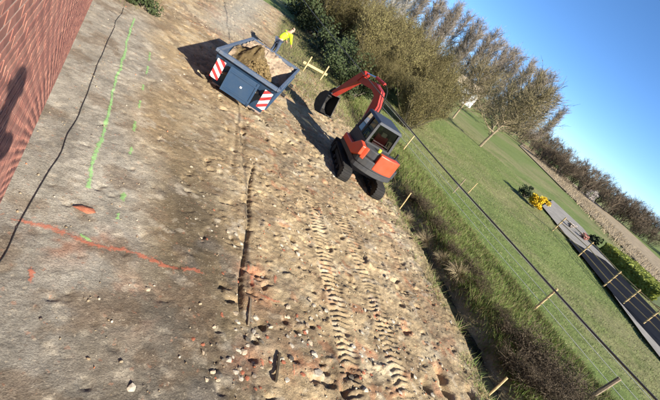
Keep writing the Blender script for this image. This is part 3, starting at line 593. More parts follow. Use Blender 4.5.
# left flank orange cover: an angled band from the front foot of the cab up to the hood
up(MB().prism([(.62, .86), (.62, 1.08), (-.22, 1.10), (-.62, 1.42), (-.98, 1.38), (-.98, 1.08), (-.55, .86)], -.86, -.70)).build('side_cover', 'excavator_orange', ex, .03)
od2 = arc(1.235, -38, -31, 4); odi2 = arc(1.0, -31, -38, 4)
up(MB().prismz(od2 + odi2, 1.0, 1.38)).build('corner_cover', 'excavator_orange', ex, .03)
up(MB().box((.58, .1, 1.02), (.36, 1.2, .36))).build('tank_cover', 'excavator_orange', ex, .05)
up(MB().tube([(-.24, -.92, 1.41), (-.24, -.92, 1.52)], .055, 12)).build('beacon', 'beacon', ex)
up(MB().tube([(.5, -.75, 1.41), (.5, -.75, 1.62)], .035, 8)).build('exhaust', 'dark_steel', ex)
# cab
cx0, cx1, cy0, cy1, cz0, cz1 = -.64, .34, -.50, .74, .86, 2.10
P_ = {'rl': ((cx0, cy0, cz0), (cx0 + .06, cy0 + .05, cz1)), 'rr': ((cx1, cy0, cz0), (cx1 - .06, cy0 + .05, cz1)), 'fl': ((cx0, cy1, cz0), (cx0 + .06, cy1 - .16, cz1)), 'fr': ((cx1, cy1, cz0), (cx1 - .06, cy1 - .16, cz1)), 'ml': ((cx0, .12, cz0), (cx0 + .06, .12, cz1))}
cabf = MB()
for a, b in P_.values(): cabf.beam(a, b, .08, .08, (0, 1, 0))
for z in (cz0 + .03, cz0 + .55): 
    cabf.beam((cx0 + .02, cy0, z), (cx1 - .02, cy0, z), .06, .07); cabf.beam((cx0 + .01, cy0, z), (cx0 + .01, cy1, z), .06, .07); cabf.beam((cx1 - .01, cy0, z), (cx1 - .01, cy1, z), .06, .07)
cab = up(cabf).build('cab_frame', 'excavator_grey', ex)
up(MB().hexa([(cx0 - .0, cy0 - .04, cz1), (cx1, cy0 - .04, cz1), (cx1, cy1 - .06, cz1), (cx0, cy1 - .06, cz1)], [(cx0 + .06, cy0 + .02, cz1 + .09), (cx1 - .06, cy0 + .02, cz1 + .09), (cx1 - .06, cy1 - .14, cz1 + .09), (cx0 + .06, cy1 - .14, cz1 + .09)])).build('cab_roof', 'excavator_roof', ex, .02)
def pane(a, b, c_, d): up(MB().add([a, b, c_, d], [(0, 1, 2, 3)])).build('window_pane', 'cab_glass', cab)
zz = cz0 + .58
pane((cx0 + .06, cy0 + .02, zz), (cx1 - .06, cy0 + .02, zz), (cx1 - .1, cy0 + .05, cz1 - .02), (cx0 + .1, cy0 + .05, cz1 - .02))
pane((cx0 + .02, cy0 + .06, zz), (cx0 + .02, .08, zz), (cx0 + .06, .08, cz1 - .02), (cx0 + .06, cy0 + .1, cz1 - .02))
pane((cx0 + .02, .16, zz), (cx0 + .02, cy1 - .08, zz), (cx0 + .06, cy1 - .2, cz1 - .02), (cx0 + .06, .16, cz1 - .02))
pane((cx1 - .02, cy0 + .06, zz), (cx1 - .02, cy1 - .08, zz), (cx1 - .06, cy1 - .2, cz1 - .02), (cx1 - .06, cy0 + .1, cz1 - .02))
pane((cx0 + .06, cy1 - .06, zz), (cx1 - .06, cy1 - .06, zz), (cx1 - .1, cy1 - .17, cz1 - .02), (cx0 + .1, cy1 - .17, cz1 - .02))
up(MB().box(((cx0 + cx1) / 2, cy0 + .0, cz0 + .29), (.86, .05, .46))).build('cab_back_panel', 'excavator_grey', ex)
up(MB().box((cx0 - .0, .1, cz0 + .29), (.05, 1.2, .46))).build('cab_door', 'excavator_grey', ex)
st = up(MB().box((-.15, -.08, 1.25), (.46, .46, .14))).build('seat', 'seat', ex, .03)
up(MB().box((-.15, -.32, 1.52), (.46, .12, .56))).build('seat_back', 'seat', st, .03)
up(MB().box((-.15, -.36, 1.84), (.2, .07, .14))).build('head_rest', 'stone_tan', st, .02)
for sx in (-.43, .14): up(MB().tube([(sx, .12, 1.2), (sx, .18, 1.55)], .018, 6)).build('control_lever', 'dark_steel', ex)
# boom, arm, bucket  (t forward, z up) from the photograph, in the plane of the upper body
bx = .12
ub(MB().box((bx, .92, .80), (.34, .52, .44))).build('swing_bracket', 'excavator_grey', ex, .03)
BO = [(1.06, .78), (1.12, 1.30), (1.18, 1.75), (1.24, 2.22), (1.46, 2.58), (1.85, 2.66), (2.90, 2.46)]
def thick(path, ws):
    top, bot = [], []
    for i, p in enumerate(path):
        a = Vector(path[max(i - 1, 0)]); b = Vector(path[min(i + 1, len(path) - 1)]); d = (b - a).normalized(); n_ = Vector((-d.y, d.x))
        top.append(tuple(Vector(p) + n_ * ws[i] / 2)); bot.append(tuple(Vector(p) - n_ * ws[i] / 2))
    return top + bot[::-1]
def slab(path, ws, x0, x1):
    mb = MB(); T_ = thick(path, ws); n_ = len(path)
    for i in range(n_ - 1):
        a, b, c_, d = T_[i], T_[i + 1], T_[2 * n_ - 2 - i], T_[2 * n_ - 1 - i]
        mb.hexa([(x0, *d), (x1, *d), (x1, *c_), (x0, *c_)], [(x0, *a), (x1, *a), (x1, *b), (x0, *b)])
    return mb
bo = ub(slab(BO, [.22, .25, .28, .33, .34, .28, .2], bx - .10, bx + .10)).build('boom', 'excavator_red', ex)
ub(MB().tube([(bx, 1.24, .9), (bx, 1.42, 1.5)], .06, 10)).build('boom_cylinder', 'dark_steel', ex)
ub(MB().tube([(bx, 1.42, 1.5), (bx, 1.58, 2.36)], .032, 8)).build('cylinder_rod', 'chrome', ex)
AR = [(2.68, 2.80), (2.90, 2.46), (3.24, 1.98), (3.70, 1.33)]
ub(slab(AR, [.15, .25, .21, .14], bx - .125, bx + .125)).build('arm', 'excavator_red', ex)
ub(MB().tube([(bx, 1.52, 2.94), (bx, 2.1, 2.92)], .06, 10)).build('arm_cylinder', 'excavator_red', ex)
ub(MB().tube([(bx, 2.1, 2.92), (bx, 2.70, 2.80)], .03, 8)).build('cylinder_rod', 'chrome', ex)
ub(MB().tube([(bx, 3.06, 2.52), (bx, 3.42, 2.0)], .05, 10)).build('bucket_cylinder', 'excavator_red', ex)
ub(MB().tube([(bx, 3.42, 2.0), (bx, 3.80, 1.52)], .028, 8)).build('cylinder_rod', 'chrome', ex)
ub(slab([(3.78, 1.54), (3.95, 1.32), (3.90, 1.14)], [.08, .08, .08], bx - .08, bx + .08)).build('bucket_link', 'dark_steel', ex)
BK = [(3.62, 1.34), (3.88, 1.26), (4.10, 1.02), (4.14, .74), (4.00, .52), (3.76, .42), (3.42, .50)]
bk = ub(slab(BK, [.05] * 7, bx - .30, bx + .30)).build('bucket', 'dark_steel', ex)
for sx in (-1, 1): ub(MB().prism(BK + [(3.48, .70)], bx + sx * .30 - .015, bx + sx * .30 + .015)).build('bucket_cheek', 'dark_steel', bk)
for k in range(4): ub(MB().box((bx - .25 + k * .167, 3.36, .515), (.06, .18, .035), Matrix.Rotation(R(-14), 3, 'X'))).build('tooth', 'dark_steel', bk)
hose = [(bx + .02, .95, 1.1), (bx + .02, .92, 1.6), (bx + .02, .96, 2.3), (bx, 1.25, 2.86), (bx, 1.7, 2.92)]
ub(MB().tube(spline(hose, 5), .022, 6)).build('hydraulic_hose', 'rubber', ex)
# ------------------------------------------------------------------ people
def skin(name, nodes, edges, material, parent=None, sub=2):
    me = bpy.data.meshes.new(name); me.from_pydata([n[0] for n in nodes], edges, []); me.materials.append(M(material)); o = obj(name, me, parent)
    sk = o.modifiers.new('skin', 'SKIN'); sk.use_smooth_shade = True
    d = me.skin_vertices[0].data
    for i, n in enumerate(nodes): d[i].radius = (n[1], n[1]) if not isinstance(n[1], tuple) else n[1]; d[i].use_root = (i == 0)
    s = o.modifiers.new('sub', 'SUBSURF'); s.levels = sub; s.render_levels = sub
    return o
def chain(n, e, start, pts):
    p = start
    for q in pts: n.append(q); e.append((p, len(n) - 1)); p = len(n) - 1
    return p
def hand(n, e, wrist, wp, dr, side, k=1.0):
    """palm and five unequal bent fingers"""
    dr = Vector(dr).normalized(); sd = Vector(side).normalized(); nm = dr.cross(sd)
    palm = Vector(wp) + dr * .07 * k; pi = chain(n, e, wrist, [(tuple(palm), .028 * k)])
    for t, ln in ((-.03, .065), (-.01, .078), (.012, .074), (.032, .056)):
        a = palm + sd * t * k + dr * .025 * k; b = a + dr * ln * .5 * k + nm * .008; c_ = b + dr * ln * .4 * k + nm * .03 * k
        chain(n, e, pi, [(tuple(a), .011 * k), (tuple(b), .0095 * k), (tuple(c_), .008 * k)])
    a = Vector(wp) + dr * .03 * k - sd * .035 * k; b = a + dr * .035 * k - sd * .025 * k; c_ = b + dr * .03 * k + nm * .015
    chain(n, e, wrist, [(tuple(a), .013 * k), (tuple(b), .011 * k), (tuple(c_), .009 * k)])
# worker behind the container, bending to the right
wpnt = G(270, 56); wk = empty('person', (wpnt.x, wpnt.y, h1(wpnt.x, wpnt.y)), R(-62), 'person in a fluorescent yellow jacket bending forward behind the container', 'person')
n, e = [((0, 0, .95), .14)], []
ch = chain(n, e, 0, [((0, .10, 1.12), .13), ((0, .26, 1.30), .15), ((0, .36, 1.42), .10)])
nk = chain(n, e, ch, [((0, .43, 1.50), .055), ((0, .48, 1.58), .085), ((0, .52, 1.68), .09), ((0, .52, 1.75), .06)])
chain(n, e, nk - 2, [((0, .60, 1.575), .035)])
for sx in (-1, 1):
    chain(n, e, 0, [((sx * .10, 0, .88), .10), ((sx * .12, .06, .50), .065), ((sx * .13, -.02, .10), .045), ((sx * .13, .12, .04), .04)])
    wr = chain(n, e, ch, [((sx * .20, .36, 1.38), .07), ((sx * .24, .50, 1.14), .05), ((sx * .20, .70, .96), .035)])
    hand(n, e, wr, (sx * .20, .70, .96), (0, .5, -.6), (sx, 0, 0))
skin('body', n, e, 'skin', wk)
n, e = [((0, 0, .93), .165)], []
ch = chain(n, e, 0, [((0, .10, 1.12), .165), ((0, .26, 1.30), .185), ((0, .36, 1.43), .12)])
for sx in (-1, 1): chain(n, e, ch, [((sx * .20, .36, 1.39), .10), ((sx * .24, .50, 1.14), .072), ((sx * .205, .68, .98), .055)])
skin('jacket', n, e, 'vest', wk)
n, e = [((0, 0, .92), .15)], []
for sx in (-1, 1): chain(n, e, 0, [((sx * .10, 0, .86), .115), ((sx * .12, .06, .50), .085), ((sx * .13, -.02, .09), .07)])
skin('trousers', n, e, 'jeans', wk)
for sx in (-1, 1): skin('boot', [((sx * .13, -.04, .07), .06), ((sx * .13, .06, .05), .055), ((sx * .13, .16, .04), .045)], [(0, 1), (1, 2)], 'shoe', wk)
skin('hair', [((0, .49, 1.70), .095), ((0, .45, 1.63), .085)], [(0, 1)], 'hair', wk)
# the photographer leaning out of the window, seen only as a shadow on the bricks
ph = empty('person', (-.9, -.75, 2.75), 0, 'photographer in a dark jumper leaning out of the window of the brick house', 'person')
o_ = Vector((-.9, -.75, 2.75)); L_ = lambda x, y, z: tuple(Vector((x, y, z)) - o_)
def body_nodes(k):  # k: how far the cloth stands off
    n, e = [(L_(-.72, -.72, 3.62), .15 + k)], []
    ch = chain(n, e, 0, [(L_(-.35, -.62, 3.82), .14 + k), (L_(.24, -.48, 4.12), .17 + k), (L_(.50, -.40, 4.38), .12 + k)]); return n, e, ch
n, e, ch = body_nodes(0)
nk = chain(n, e, ch, [(L_(.56, -.36, 4.52), .06), (L_(.58, -.32, 4.63), .09), (L_(.59, -.30, 4.75), .105), (L_(.59, -.31, 4.84), .07)])
chain(n, e, nk - 2, [(L_(.58, -.21, 4.66), .035)])
for sx, el, ha in ((1, (.76, -.22, 4.08), (.10, -.07, 4.46)), (-1, (-.02, -.34, 4.02), (-.06, -.09, 4.42))):
    wr = chain(n, e, ch, [(L_(.50 + .19 * sx, -.40 - .06 * sx, 4.36 - .04 * sx), .07), (L_(*el), .05), (L_(*ha), .034)])
    hand(n, e, wr, L_(*ha), (-.4 * sx - .1, .05, .5), (.1, .9, 0))
for sx in (-1, 1): chain(n, e, 0, [(L_(-.78, -.72 + .12 * sx, 3.52), .11), (L_(-.84, -.72 + .12 * sx, 3.15), .08), (L_(-.88, -.72 + .12 * sx, 2.80), .06)])
skin('body', n, e, 'skin', ph)
n, e, ch = body_nodes(.045)
for sx, el, ha in ((1, (.76, -.22, 4.08), (.14, -.08, 4.43)), (-1, (-.02, -.34, 4.02), (-.05, -.11, 4.37))):
    chain(n, e, ch, [(L_(.50 + .19 * sx, -.40 - .06 * sx, 4.36 - .04 * sx), .12), (L_(*el), .105), (L_(*ha), .055)])
skin('jumper', n, e, 'jumper', ph)
skin('hair', [(L_(.60, -.33, 4.76), .15), (L_(.58, -.36, 4.64), .14)], [(0, 1)], 'hair', ph)
mb = MB(); rot = Matrix((CX, CY, -FW)).transposed(); mb.box(Vector((0, 0, CAMH)) - FW * .03 - CX * .02, (.15, .075, .008), rot)
tag(mb.build('phone', 'rubber'), 'dark phone held up by the photographer', 'phone')
fl = MB().box((-3.8, 9, 2.6), (6.6, 29, .2)); hp(fl).build('upper_floor', 'timber', house)
# ------------------------------------------------------------------ timber profile board
def stake(mb, p, h, wd=.05): mb.box((p[0], p[1], h / 2 - .1), (wd, wd, h + .2))
a, b = G(303, 71), G(320, 80); a.z = h1(a.x, a.y); b.z = h1(b.x, b.y)
tb = empty('profile_board', tuple(a), 0, 'yellow timber setting-out board on two stakes beside the dark hedge', 'timber board'); d = b - a
MB().box((0, 0, .35), (.065, .065, 1.1)).build('stake', 'timber', tb); MB().box(tuple(d + Vector((0, 0, .35))), (.065, .065, 1.1)).build('stake', 'timber', tb)
dd = d.normalized(); nn = Vector((dd.y, -dd.x, 0)) * .06
MB().beam(Vector((0, 0, .42)) - nn - dd * .25, d + Vector((0, 0, .42)) - nn + dd * .25, .03, .13).build('board', 'timber', tb)
# ------------------------------------------------------------------ field fence
def fpost(x, y, h, lean, r, mt, label, group=None, name='fence_post'):
    z = h1(x, y) if (x < 15 and -6 < y < 40) else float(fz(np.array([x]), np.array([y]))[0])
    return tag(MB().tube([(x, y, z - .2), (x + lean[0] * .5, y + lean[1] * .5, z + h * .5), (x + lean[0], y + lean[1], z + h)], [r, r, r * .95], 8).build(name, mt), label, 'post', group)
p1, p2, p3 = G(532, 311), G(589, 398), G(402, 151)
fpost(p1.x, p1.y, 1.15, (0, 0), .042, 'timber', 'pale yellow fence post in the grass right of the brambles')
fpost(p2.x, p2.y, .95, (.10, -.02), .06, 'old_wood', 'grey weathered fence post at the bottom edge of the picture')
fpost(p3.x, p3.y, 1.05, (.05, .05), .036, 'timber', 'yellowish fence post just right of the excavator cab')
q = G(405, 203); fpost(q.x, q.y, .8, (.0, .1), .025, 'post_wood', 'short pale stake standing in the weeds by the ditch')
q = G(457, 189); fpost(q.x - 1.2, q.y - 1, .9, (.25, .2), .03, 'old_wood', 'dark leaning stake in the grass, left of a pale one')
q = G(468, 193); fpost(q.x, q.y, .75, (.15, .1), .025, 'post_wood', 'pale leaning stake in the grass, right of a dark one')
q = G(498, 388); fpost(q.x, q.y, .62, (.16, .10), .03, 'timber', 'short pale stake in the ditch beside the brambles')
for k, zh in enumerate((.42, .72, 1.0)):
    pth = [(p3.x + (p3.x - p1.x) * 2.0, p3.y + 22, zh + .1), (p3.x, p3.y, zh + .02), ((p3.x + p1.x) / 2, (p3.y + p1.y) / 2, zh - .03), (p1.x, p1.y, zh + h1(p1.x, p1.y)), (p1.x + .2, p1.y - 4, zh - .05), (p1.x + .3, p1.y - 11, zh)]
    tag(MB().tube(spline(pth, 4), .010, 5).build('fence_wire', 'wire', smooth=True), ('lowest', 'middle', 'topmost')[k] + ' pale wire of the field fence behind the brambles', 'wire')
# ------------------------------------------------------------------ fence of the far yard
yb = [(552, 231), (578, 256), (603, 286.5), (621, 305), (641, 325), (664, 350)]
yp = [G(*q) for q in yb]
yf = empty('yard_fence', tuple(yp[2]), 0, 'pale post and rail fence along the black ground sheet and grey yard', 'fence')
for p in yp: MB().tube([p - yp[2] + Vector((0, 0, -.2)), p - yp[2] + Vector((0, 0, 1.35))], .05, 8).build('post', 'post_wood', yf)
for i in range(len(yp) - 1):
    for z in (.45, .85, 1.25): MB().beam(yp[i] - yp[2] + Vector((.09, -.03, z)), yp[i + 1] - yp[2] + Vector((.09, -.03, z)), .03, .05).build('rail', 'post_wood', yf)
# ------------------------------------------------------------------ vegetation
class Rib:
    """many thin strips"""
    def __init__(s): s.v = []; s.f = []
    def strip(s, path, w0, w1, r):
        b = len(s.v); n = len(path); d = (path[-1] - path[0]); sd = d.cross(Vector((r.uniform(-1, 1), r.uniform(-1, 1), r.uniform(-1, 1))))
        if sd.length < 1e-6: sd = Vector((1, 0, 0))
        sd.normalize()
        for i, p in enumerate(path):
            w_ = (w0 + (w1 - w0) * i / (n - 1)) / 2; s.v.append(p - sd * w_); s.v.append(p + sd * w_)
        for i in range(n - 1): s.f.append((b + 2 * i, b + 2 * i + 1, b + 2 * i + 3, b + 2 * i + 2))
    def leaf(s, p, size, r):
        a = Vector((r.gauss(0, 1), r.gauss(0, 1), r.gauss(0, 1))).normalized(); c_ = a.orthogonal().normalized() * size * .45; b = len(s.v); a = a * size
        s.v += [p - c_, p + a * .5, p + c_, p - a * .5]; s.f.append((b, b + 1, b + 2, b + 3))
    def mesh(s, name, m_): return npmesh(name, np.array([tuple(v) for v in s.v]), np.array(s.f), m_)
def grow(path_len, start, dr, segs, bend, r, curl):
    p = Vector(start); d = Vector(dr).normalized(); out = [p.copy()]
    for i in range(segs):
        d = (d + Vector((r.uniform(-1, 1), r.uniform(-1, 1), r.uniform(-1, 1))) * curl + Vector((0, 0, bend))).normalized(); p = p + d * (path_len / segs); out.append(p.copy())
    return out
def at(path, t):
    f = t * (len(path) - 1); i = min(int(f), len(path) - 2); return path[i].lerp(path[i + 1], f - i)
def bare_tree(name, seed, stems, H, base_spread, tilt, l1, l1len, l1ang, l2, l2len, trunk_r, tw, bend1, bark, twig, buds=None, nb=0, bsize=.05, clear=.15, l3=0, taper=1.0, bark_n=6):
    """returns (trunk mesh, crown mesh): tapered stems, limbs, twigs as thin strips"""
    r = random.Random(seed); tk = MB(); cr = Rib(); bd = Rib()
    for s in range(stems):
        a = r.uniform(0, 6.283); tl = tilt * r.uniform(.3, 1); dr = Vector((math.cos(a) * tl, math.sin(a) * tl, 1)); h = H * r.uniform(.75, 1.0) if stems > 1 else H
        sp = base_spread * r.random(); p0 = Vector((math.cos(a) * sp, math.sin(a) * sp, -.15))
        path = grow(h, p0, dr, 7, .05, r, .07); R0 = trunk_r * r.uniform(.7, 1)
        tk.tube(path, [R0 * (1 - .88 * i / 7) for i in range(8)], bark_n)
        for k in range(l1):
            t = clear + (1 - clear) * (k + r.random()) / l1; q = at(path, t); az = r.uniform(0, 6.283); an = l1ang * r.uniform(.6, 1.25)
            d1 = Vector((math.cos(az) * math.sin(an), math.sin(az) * math.sin(an), math.cos(an)))
            ln = l1len * (1 - taper * .75 * (t - clear) / (1 - clear)) * r.uniform(.65, 1.15); bp = grow(ln, q, d1, 4, bend1, r, .26)
            if ln * trunk_r > 0.12: tk.tube(bp, [R0 * .30 * (1 - .2 * i) for i in range(5)], 4, False)
            else: cr.strip(bp, tw * 2.2, tw, r)
            for j in range(l2):
                q2 = at(bp, .15 + .85 * (j + r.random()) / l2); az = r.uniform(0, 6.283); base = (bp[-1] - bp[0]).normalized()
                d2 = (base * .9 + Vector((math.cos(az), math.sin(az), r.uniform(-.6, .7))) * 1.0); tp = grow(l2len * r.uniform(.5, 1.2), q2, d2, 3, bend1 * .8, r, .42); cr.strip(tp, tw, tw * .35, r)
                for m_ in range(l3):
                    q3 = at(tp, r.uniform(.2, 1)); d3 = (tp[-1] - tp[0]).normalized() + Vector((r.uniform(-1, 1), r.uniform(-1, 1), r.uniform(-.3, 1))) * .7
                    cr.strip(grow(l2len * .5 * r.uniform(.5, 1), q3, d3, 2, .1, r, .2), tw * .6, tw * .25, r)
                for m_ in range(nb): bd.leaf(at(tp, r.uniform(.1, 1)) + Vector((r.gauss(0, .04), r.gauss(0, .04), r.gauss(0, .04))), bsize * r.uniform(.6, 1.4), r)
    meshes = [('trunk', tk.mesh('trunk', bark, False)), ('crown', cr.mesh('crown', twig))]
    if buds: meshes.append(('buds', bd.mesh('buds', buds)))
    return meshes
def plant(name, meshes, loc, s=1.0, rz=0, label='', cat='tree', group=None, sz=None):
    t = empty(name, loc, rz, label, cat, group); t.scale = (s, s, sz or s)
    for nme, me in meshes: obj(nme, me, t)
    return t
vr = random.Random(11)
def gz(x, y): return h1(x, y) if (-0.3 < x < 15 and -6 < y < 40) else float(fz(np.array([x]), np.array([y]))[0])
# willows beyond the fence
W_ = [bare_tree('willow', 20 + i, 22, 5.7, .9, 1.05, 13, 2.1, .85, 15, .95, .06, .022, .09, 'bark', 'willow_twig', 'willow_bud', 5, .07, clear=.03, l3=2) for i in range(3)]
for i, (x, y, s, v, lb) in enumerate([(21.5, 27.5, .9, 0, 'nearest bushy olive willow, standing right behind the excavator boom'), (25.0, 35.0, 1.1, 1, 'large olive willow at the right end of the thicket, next to the open field'),
        (17.8, 30.5, .95, 2, 'olive willow in the thicket above the red excavator boom'), (21.5, 39.0, 1.15, 0, 'tall willow at the back of the thicket near the upper edge'), (16.8, 38.5, 1.0, 1, 'leftmost willow of the thicket, above the dark hedge'), (27.5, 46.0, 1.15, 2, 'willow half hidden behind the big one, below the pale trunks'), (18.6, 23.0, .6, 1, 'low willow bush between the excavator cab and the thicket'), (16.6, 26.5, .62, 0, 'low olive bush right behind the excavator boom'), (24.5, 30.0, .85, 2, 'olive willow at the front right corner of the thicket'), (29.0, 41.0, 1.1, 0, 'olive willow at the back right corner of the thicket'), (20.5, 33.5, 1.05, 1, 'olive willow in the middle of the thicket')]):
    plant('willow_tree', W_[v], (x, y, gz(x, y)), s, vr.uniform(0, 6), lb, 'tree', 'willows beyond the fence')
# field trees
FT = [bare_tree('ft', 40 + i, 1, 7.0, 0, .10, 54, 4.9, 1.2, 24, 1.35, .16, .042, .08, 'pale_bark', 'field_tree_twig', 'willow_bud', 2, .07, clear=.22, l3=3, taper=.6, bark_n=8) for i in range(2)]
for (px, py, s, v, lb) in [(480, 146, 1.15, 0, 'bare round-crowned tree with pale trunk standing alone in the field'), (453, 118, 1.0, 1, 'bare tree with pale trunk beside the willow thicket in the field')]:
    p = G(px, py); plant('field_tree', FT[v], (p.x, p.y, gz(p.x, p.y)), s, vr.uniform(0, 6), lb, 'tree')
q = G(516, 172); plant('field_tree', FT[1], (q.x + 25, q.y + 30, 0), 1.15, 2.0, 'bare tree far in the field at the right end of the tall row', 'tree')
# poplar row
PP = [bare_tree('pp', 60 + i, 1, 20, 0, .05, 62, 4.6, .66, 24, 1.9, .22, .075, .09, 'pale_bark' if i else 'bark', ('poplar_twig', 'poplar_pale', 'poplar_twig', 'poplar_twig')[i], clear=.10, l3=2, taper=.62) for i in range(4)]
k = 0
for row, (off, dist) in enumerate(((0, 150), (2, 158))):
    lat = -46 + off
    while lat < 45:
        p = _Rt * (lat + vr.uniform(-.6, .6)) + _F * (dist + lat * .12 + vr.uniform(-2, 2)); v = 1 if (lat < -14 and vr.random() < .6) else vr.choice((0, 2, 3))
        plant('poplar_tree', PP[v], (p.x, p.y, -.1), vr.uniform(.84, 1.06) * (1.0 if lat < 38 else .85), vr.uniform(0, 6), 'pale-stemmed bare poplar at the left end of the tall row' if v == 1 else 'tall bare grey-brown poplar in the row across the field', 'tree', 'pale poplars of the tall row' if v == 1 else 'poplars of the tall row')
        lat += vr.uniform(2.9, 3.9); k += 1
# scrub below the poplars and the hedgerow to the right
SC = [bare_tree('sc', 80 + i, 12, 4.6, .9, .8, 7, 2.2, .8, 7, 1.1, .06, .05, .12, 'bark', 'scrub_twig', clear=.05, l3=1) for i in range(3)]
def scrub(lat, dist, s, lb, group, z=0.0): 
    p = _Rt * lat + _F * dist; plant('scrub_bush', SC[vr.randrange(3)], (p.x, p.y, z), s, vr.uniform(0, 6), lb, 'bush', group)
lat = -40
while lat < 48: scrub(lat, 138 + vr.uniform(-3, 3), vr.uniform(.75, 1.15), 'brown bare scrub bush at the foot of the tall poplar row', 'scrub below the poplars'); lat += 4.2
lat = 46
while lat < 210: scrub(lat, 215 + (lat - 46) * .1 + vr.uniform(-6, 6), vr.uniform(1.5, 2.3), 'bare hedgerow tree on the skyline at the far right', 'far skyline hedgerow'); lat += 4.6
lat = 38
while lat < 120: scrub(lat, 122 - (lat - 38) * .35 + vr.uniform(-7, 7), vr.uniform(.7, 1.5), 'brown bare bush in the hedge behind the dry reed strip', 'brown hedge behind the reed strip'); lat += 1.7
lat = -60
while lat < -20: scrub(lat, 95 + vr.uniform(-5, 5), vr.uniform(1.2, 1.7), 'brown bush behind the willow thicket', 'bushes behind the willows'); lat += 4
# a pale blossoming bush and a dark evergreen in the far hedge
def leafy(seed, n, rx, ry, rz_, size, m_, stems='bark', flat=.0):
    r = random.Random(seed); rb_ = Rib(); tk = MB(); cl = [(Vector((r.uniform(-.7, .7) * rx, r.uniform(-.7, .7) * ry, r.uniform(.25, 1.5) * rz_)), r.uniform(.25, .5)) for _ in range(14)]
    for i in range(n):
        c_, q_ = r.choice(cl); d = Vector((r.gauss(0, 1), r.gauss(0, 1), r.gauss(0, 1))).normalized() * r.random() ** .4
        p = c_ + Vector((d.x * rx * q_, d.y * ry * q_, d.z * rz_ * q_)); p.z = max(p.z, .03); rb_.leaf(p, size * r.uniform(.6, 1.4), r)
    for c_, q_ in cl: tk.tube([(c_.x * .1, c_.y * .1, -.1), tuple(c_ * .6), tuple(c_)], [.035, .025, .012], 4)
    return [('foliage', rb_.mesh('foliage', m_)), ('stem', tk.mesh('stem', stems, False))]
wbl = leafy(5, 1500, 2.2, 2.2, 2.2, .22, 'white_bloom'); p = _Rt * 51 + _F * 112
plant('blossom_bush', wbl, (p.x, p.y, 0), .7, 0, 'pale blossoming bush in the brown hedge near the skyline', 'bush')
evg = leafy(6, 3000, 3.2, 3.2, 2.4, .3, 'evergreen')
for lat, dist, s, lb in ((74, 98, .9, 'dark evergreen bush in the brown hedge at the far right'), (43, 205, 2.0, 'dark evergreen clump on the skyline right of the poplars')):
    p = _Rt * lat + _F * dist; plant('evergreen_bush', evg, (p.x, p.y, 0), s, 1, lb, 'bush')
# white house far across the field
hpnt = _Rt * (12.0) + _F * 126
wh = empty('white_house', (hpnt.x, hpnt.y, 0), R(-50), 'small white farm building between the willows and the tall trees', 'house')
MB().box((0, 0, 1.9), (7, 4.5, 3.8)).build('wall', 'white_paint', wh)
MB().prism([(-2.6, 3.78), (2.6, 3.78), (0, 5.8)], -3.8, 3.8).build('roof', 'stone_tan', wh)
for x in (-2, 1.8): MB().box((x, -2.26, 2.2), (1, .06, 1.1)).build('window', 'glass_dark', wh)
MB().box((0, -2.26, 1.0), (.9, .06, 2)).build('door', 'old_wood', wh)
# yard plants
fo = leafy(7, 2600, 1.25, 1.25, .95, .16, 'yellow_bloom'); p = G(532, 206); plant('forsythia_bush', fo, (p.x, p.y, .1), .68, 0, 'round bright yellow forsythia bush at the end of the grey yard', 'bush')
gb = leafy(8, 900, 1.0, .8, .7, .14, 'evergreen'); p = G(524, 197); plant('grey_shrub', gb, (p.x, p.y, .05), .9, 0, 'small dark shrub left of the yellow bush', 'bush')
pk = leafy(9, 900, .7, .7, .5, .15, 'pink_bloom'); p = G(581, 239); plant('blossom_shrub', pk, (p.x, p.y, .15), .6, 0, 'small pinkish shrub at the far edge of the grey yard', 'bush')
wt = leafy(10, 700, .6, .6, .45, .14, 'white_bloom'); p = G(568, 228); plant('blossom_shrub', wt, (p.x, p.y, .15), .6, 0, 'small cream-white shrub at the far edge of the grey yard', 'bush')
dkb = leafy(12, 900, .8, .8, .7, .16, 'evergreen')
for px, py, lb in ((590, 243, 'dark little bush at the left end of the green hedge'), (648, 293, 'dark little bush in front of the right end of the green hedge'), (657, 290, 'dark upright bush beyond the right end of the green hedge')):
    p = G(px, py); plant('evergreen_bush', dkb, (p.x, p.y, .05), .8, 1, lb, 'bush')
# clipped green hedge
a, b = G(598, 251), G(650, 302); d = b - a; L_h = d.length; hd = empty('clipped_hedge', tuple((a + b) / 2), math.atan2(d.y, d.x), 'long low bright green hedge beyond the fenced yard', 'hedge')
r = random.Random(3); hb = Rib()
for i in range(9000):
    f_ = r.random(); x = r.uniform(-L_h / 2, L_h / 2); 
    if f_ < .55: q_ = Vector((x, r.uniform(0, 4.2), 1.0 + r.gauss(0, .05)))
    else: q_ = Vector((x, r.gauss(0, .06), r.uniform(.02, 1.0)))
    hb.leaf(q_, .22 * r.uniform(.6, 1.3), r)
obj('foliage', hb.mesh('foliage', 'hedge_leaf'), hd); MB().box((0, 2.1, .47), (L_h - .5, 3.7, .90)).build('core', 'evergreen', hd)
# dark hedge at the head of the plot
dh = [leafy(30 + i, 2600, 1.7, 1.7, 1.3, .14, 'evergreen') for i in range(2)]
for i, (px, py, s, lb) in enumerate([(322, 70, 1.0, 'dark evergreen bush right behind the timber board'), (312, 52, 1.1, 'dark evergreen bush right of the worker'), (300, 30, 1.2, 'dark evergreen bush above the worker near the upper edge'), (338, 92, .8, 'dark bush behind the excavator bucket'), (290, 12, 1.2, 'dark evergreen bush at the upper edge, end of the hedge')]):
    p = G(px, py); plant('hedge_bush', dh[i % 2], (p.x + 1.2, p.y + .5, gz(min(p.x + 1.2, 14.9), p.y)), s, i, lb, 'bush', 'dark hedge at the head of the plot')
wc = leafy(44, 1200, 1.1, .8, .35, .10, 'evergreen'); p = G(141, 6); plant('weed_clump', wc, (p.x, p.y, gz(p.x, p.y)), .8, 0, 'low dark weed clump at the upper edge above the green line', 'weeds')
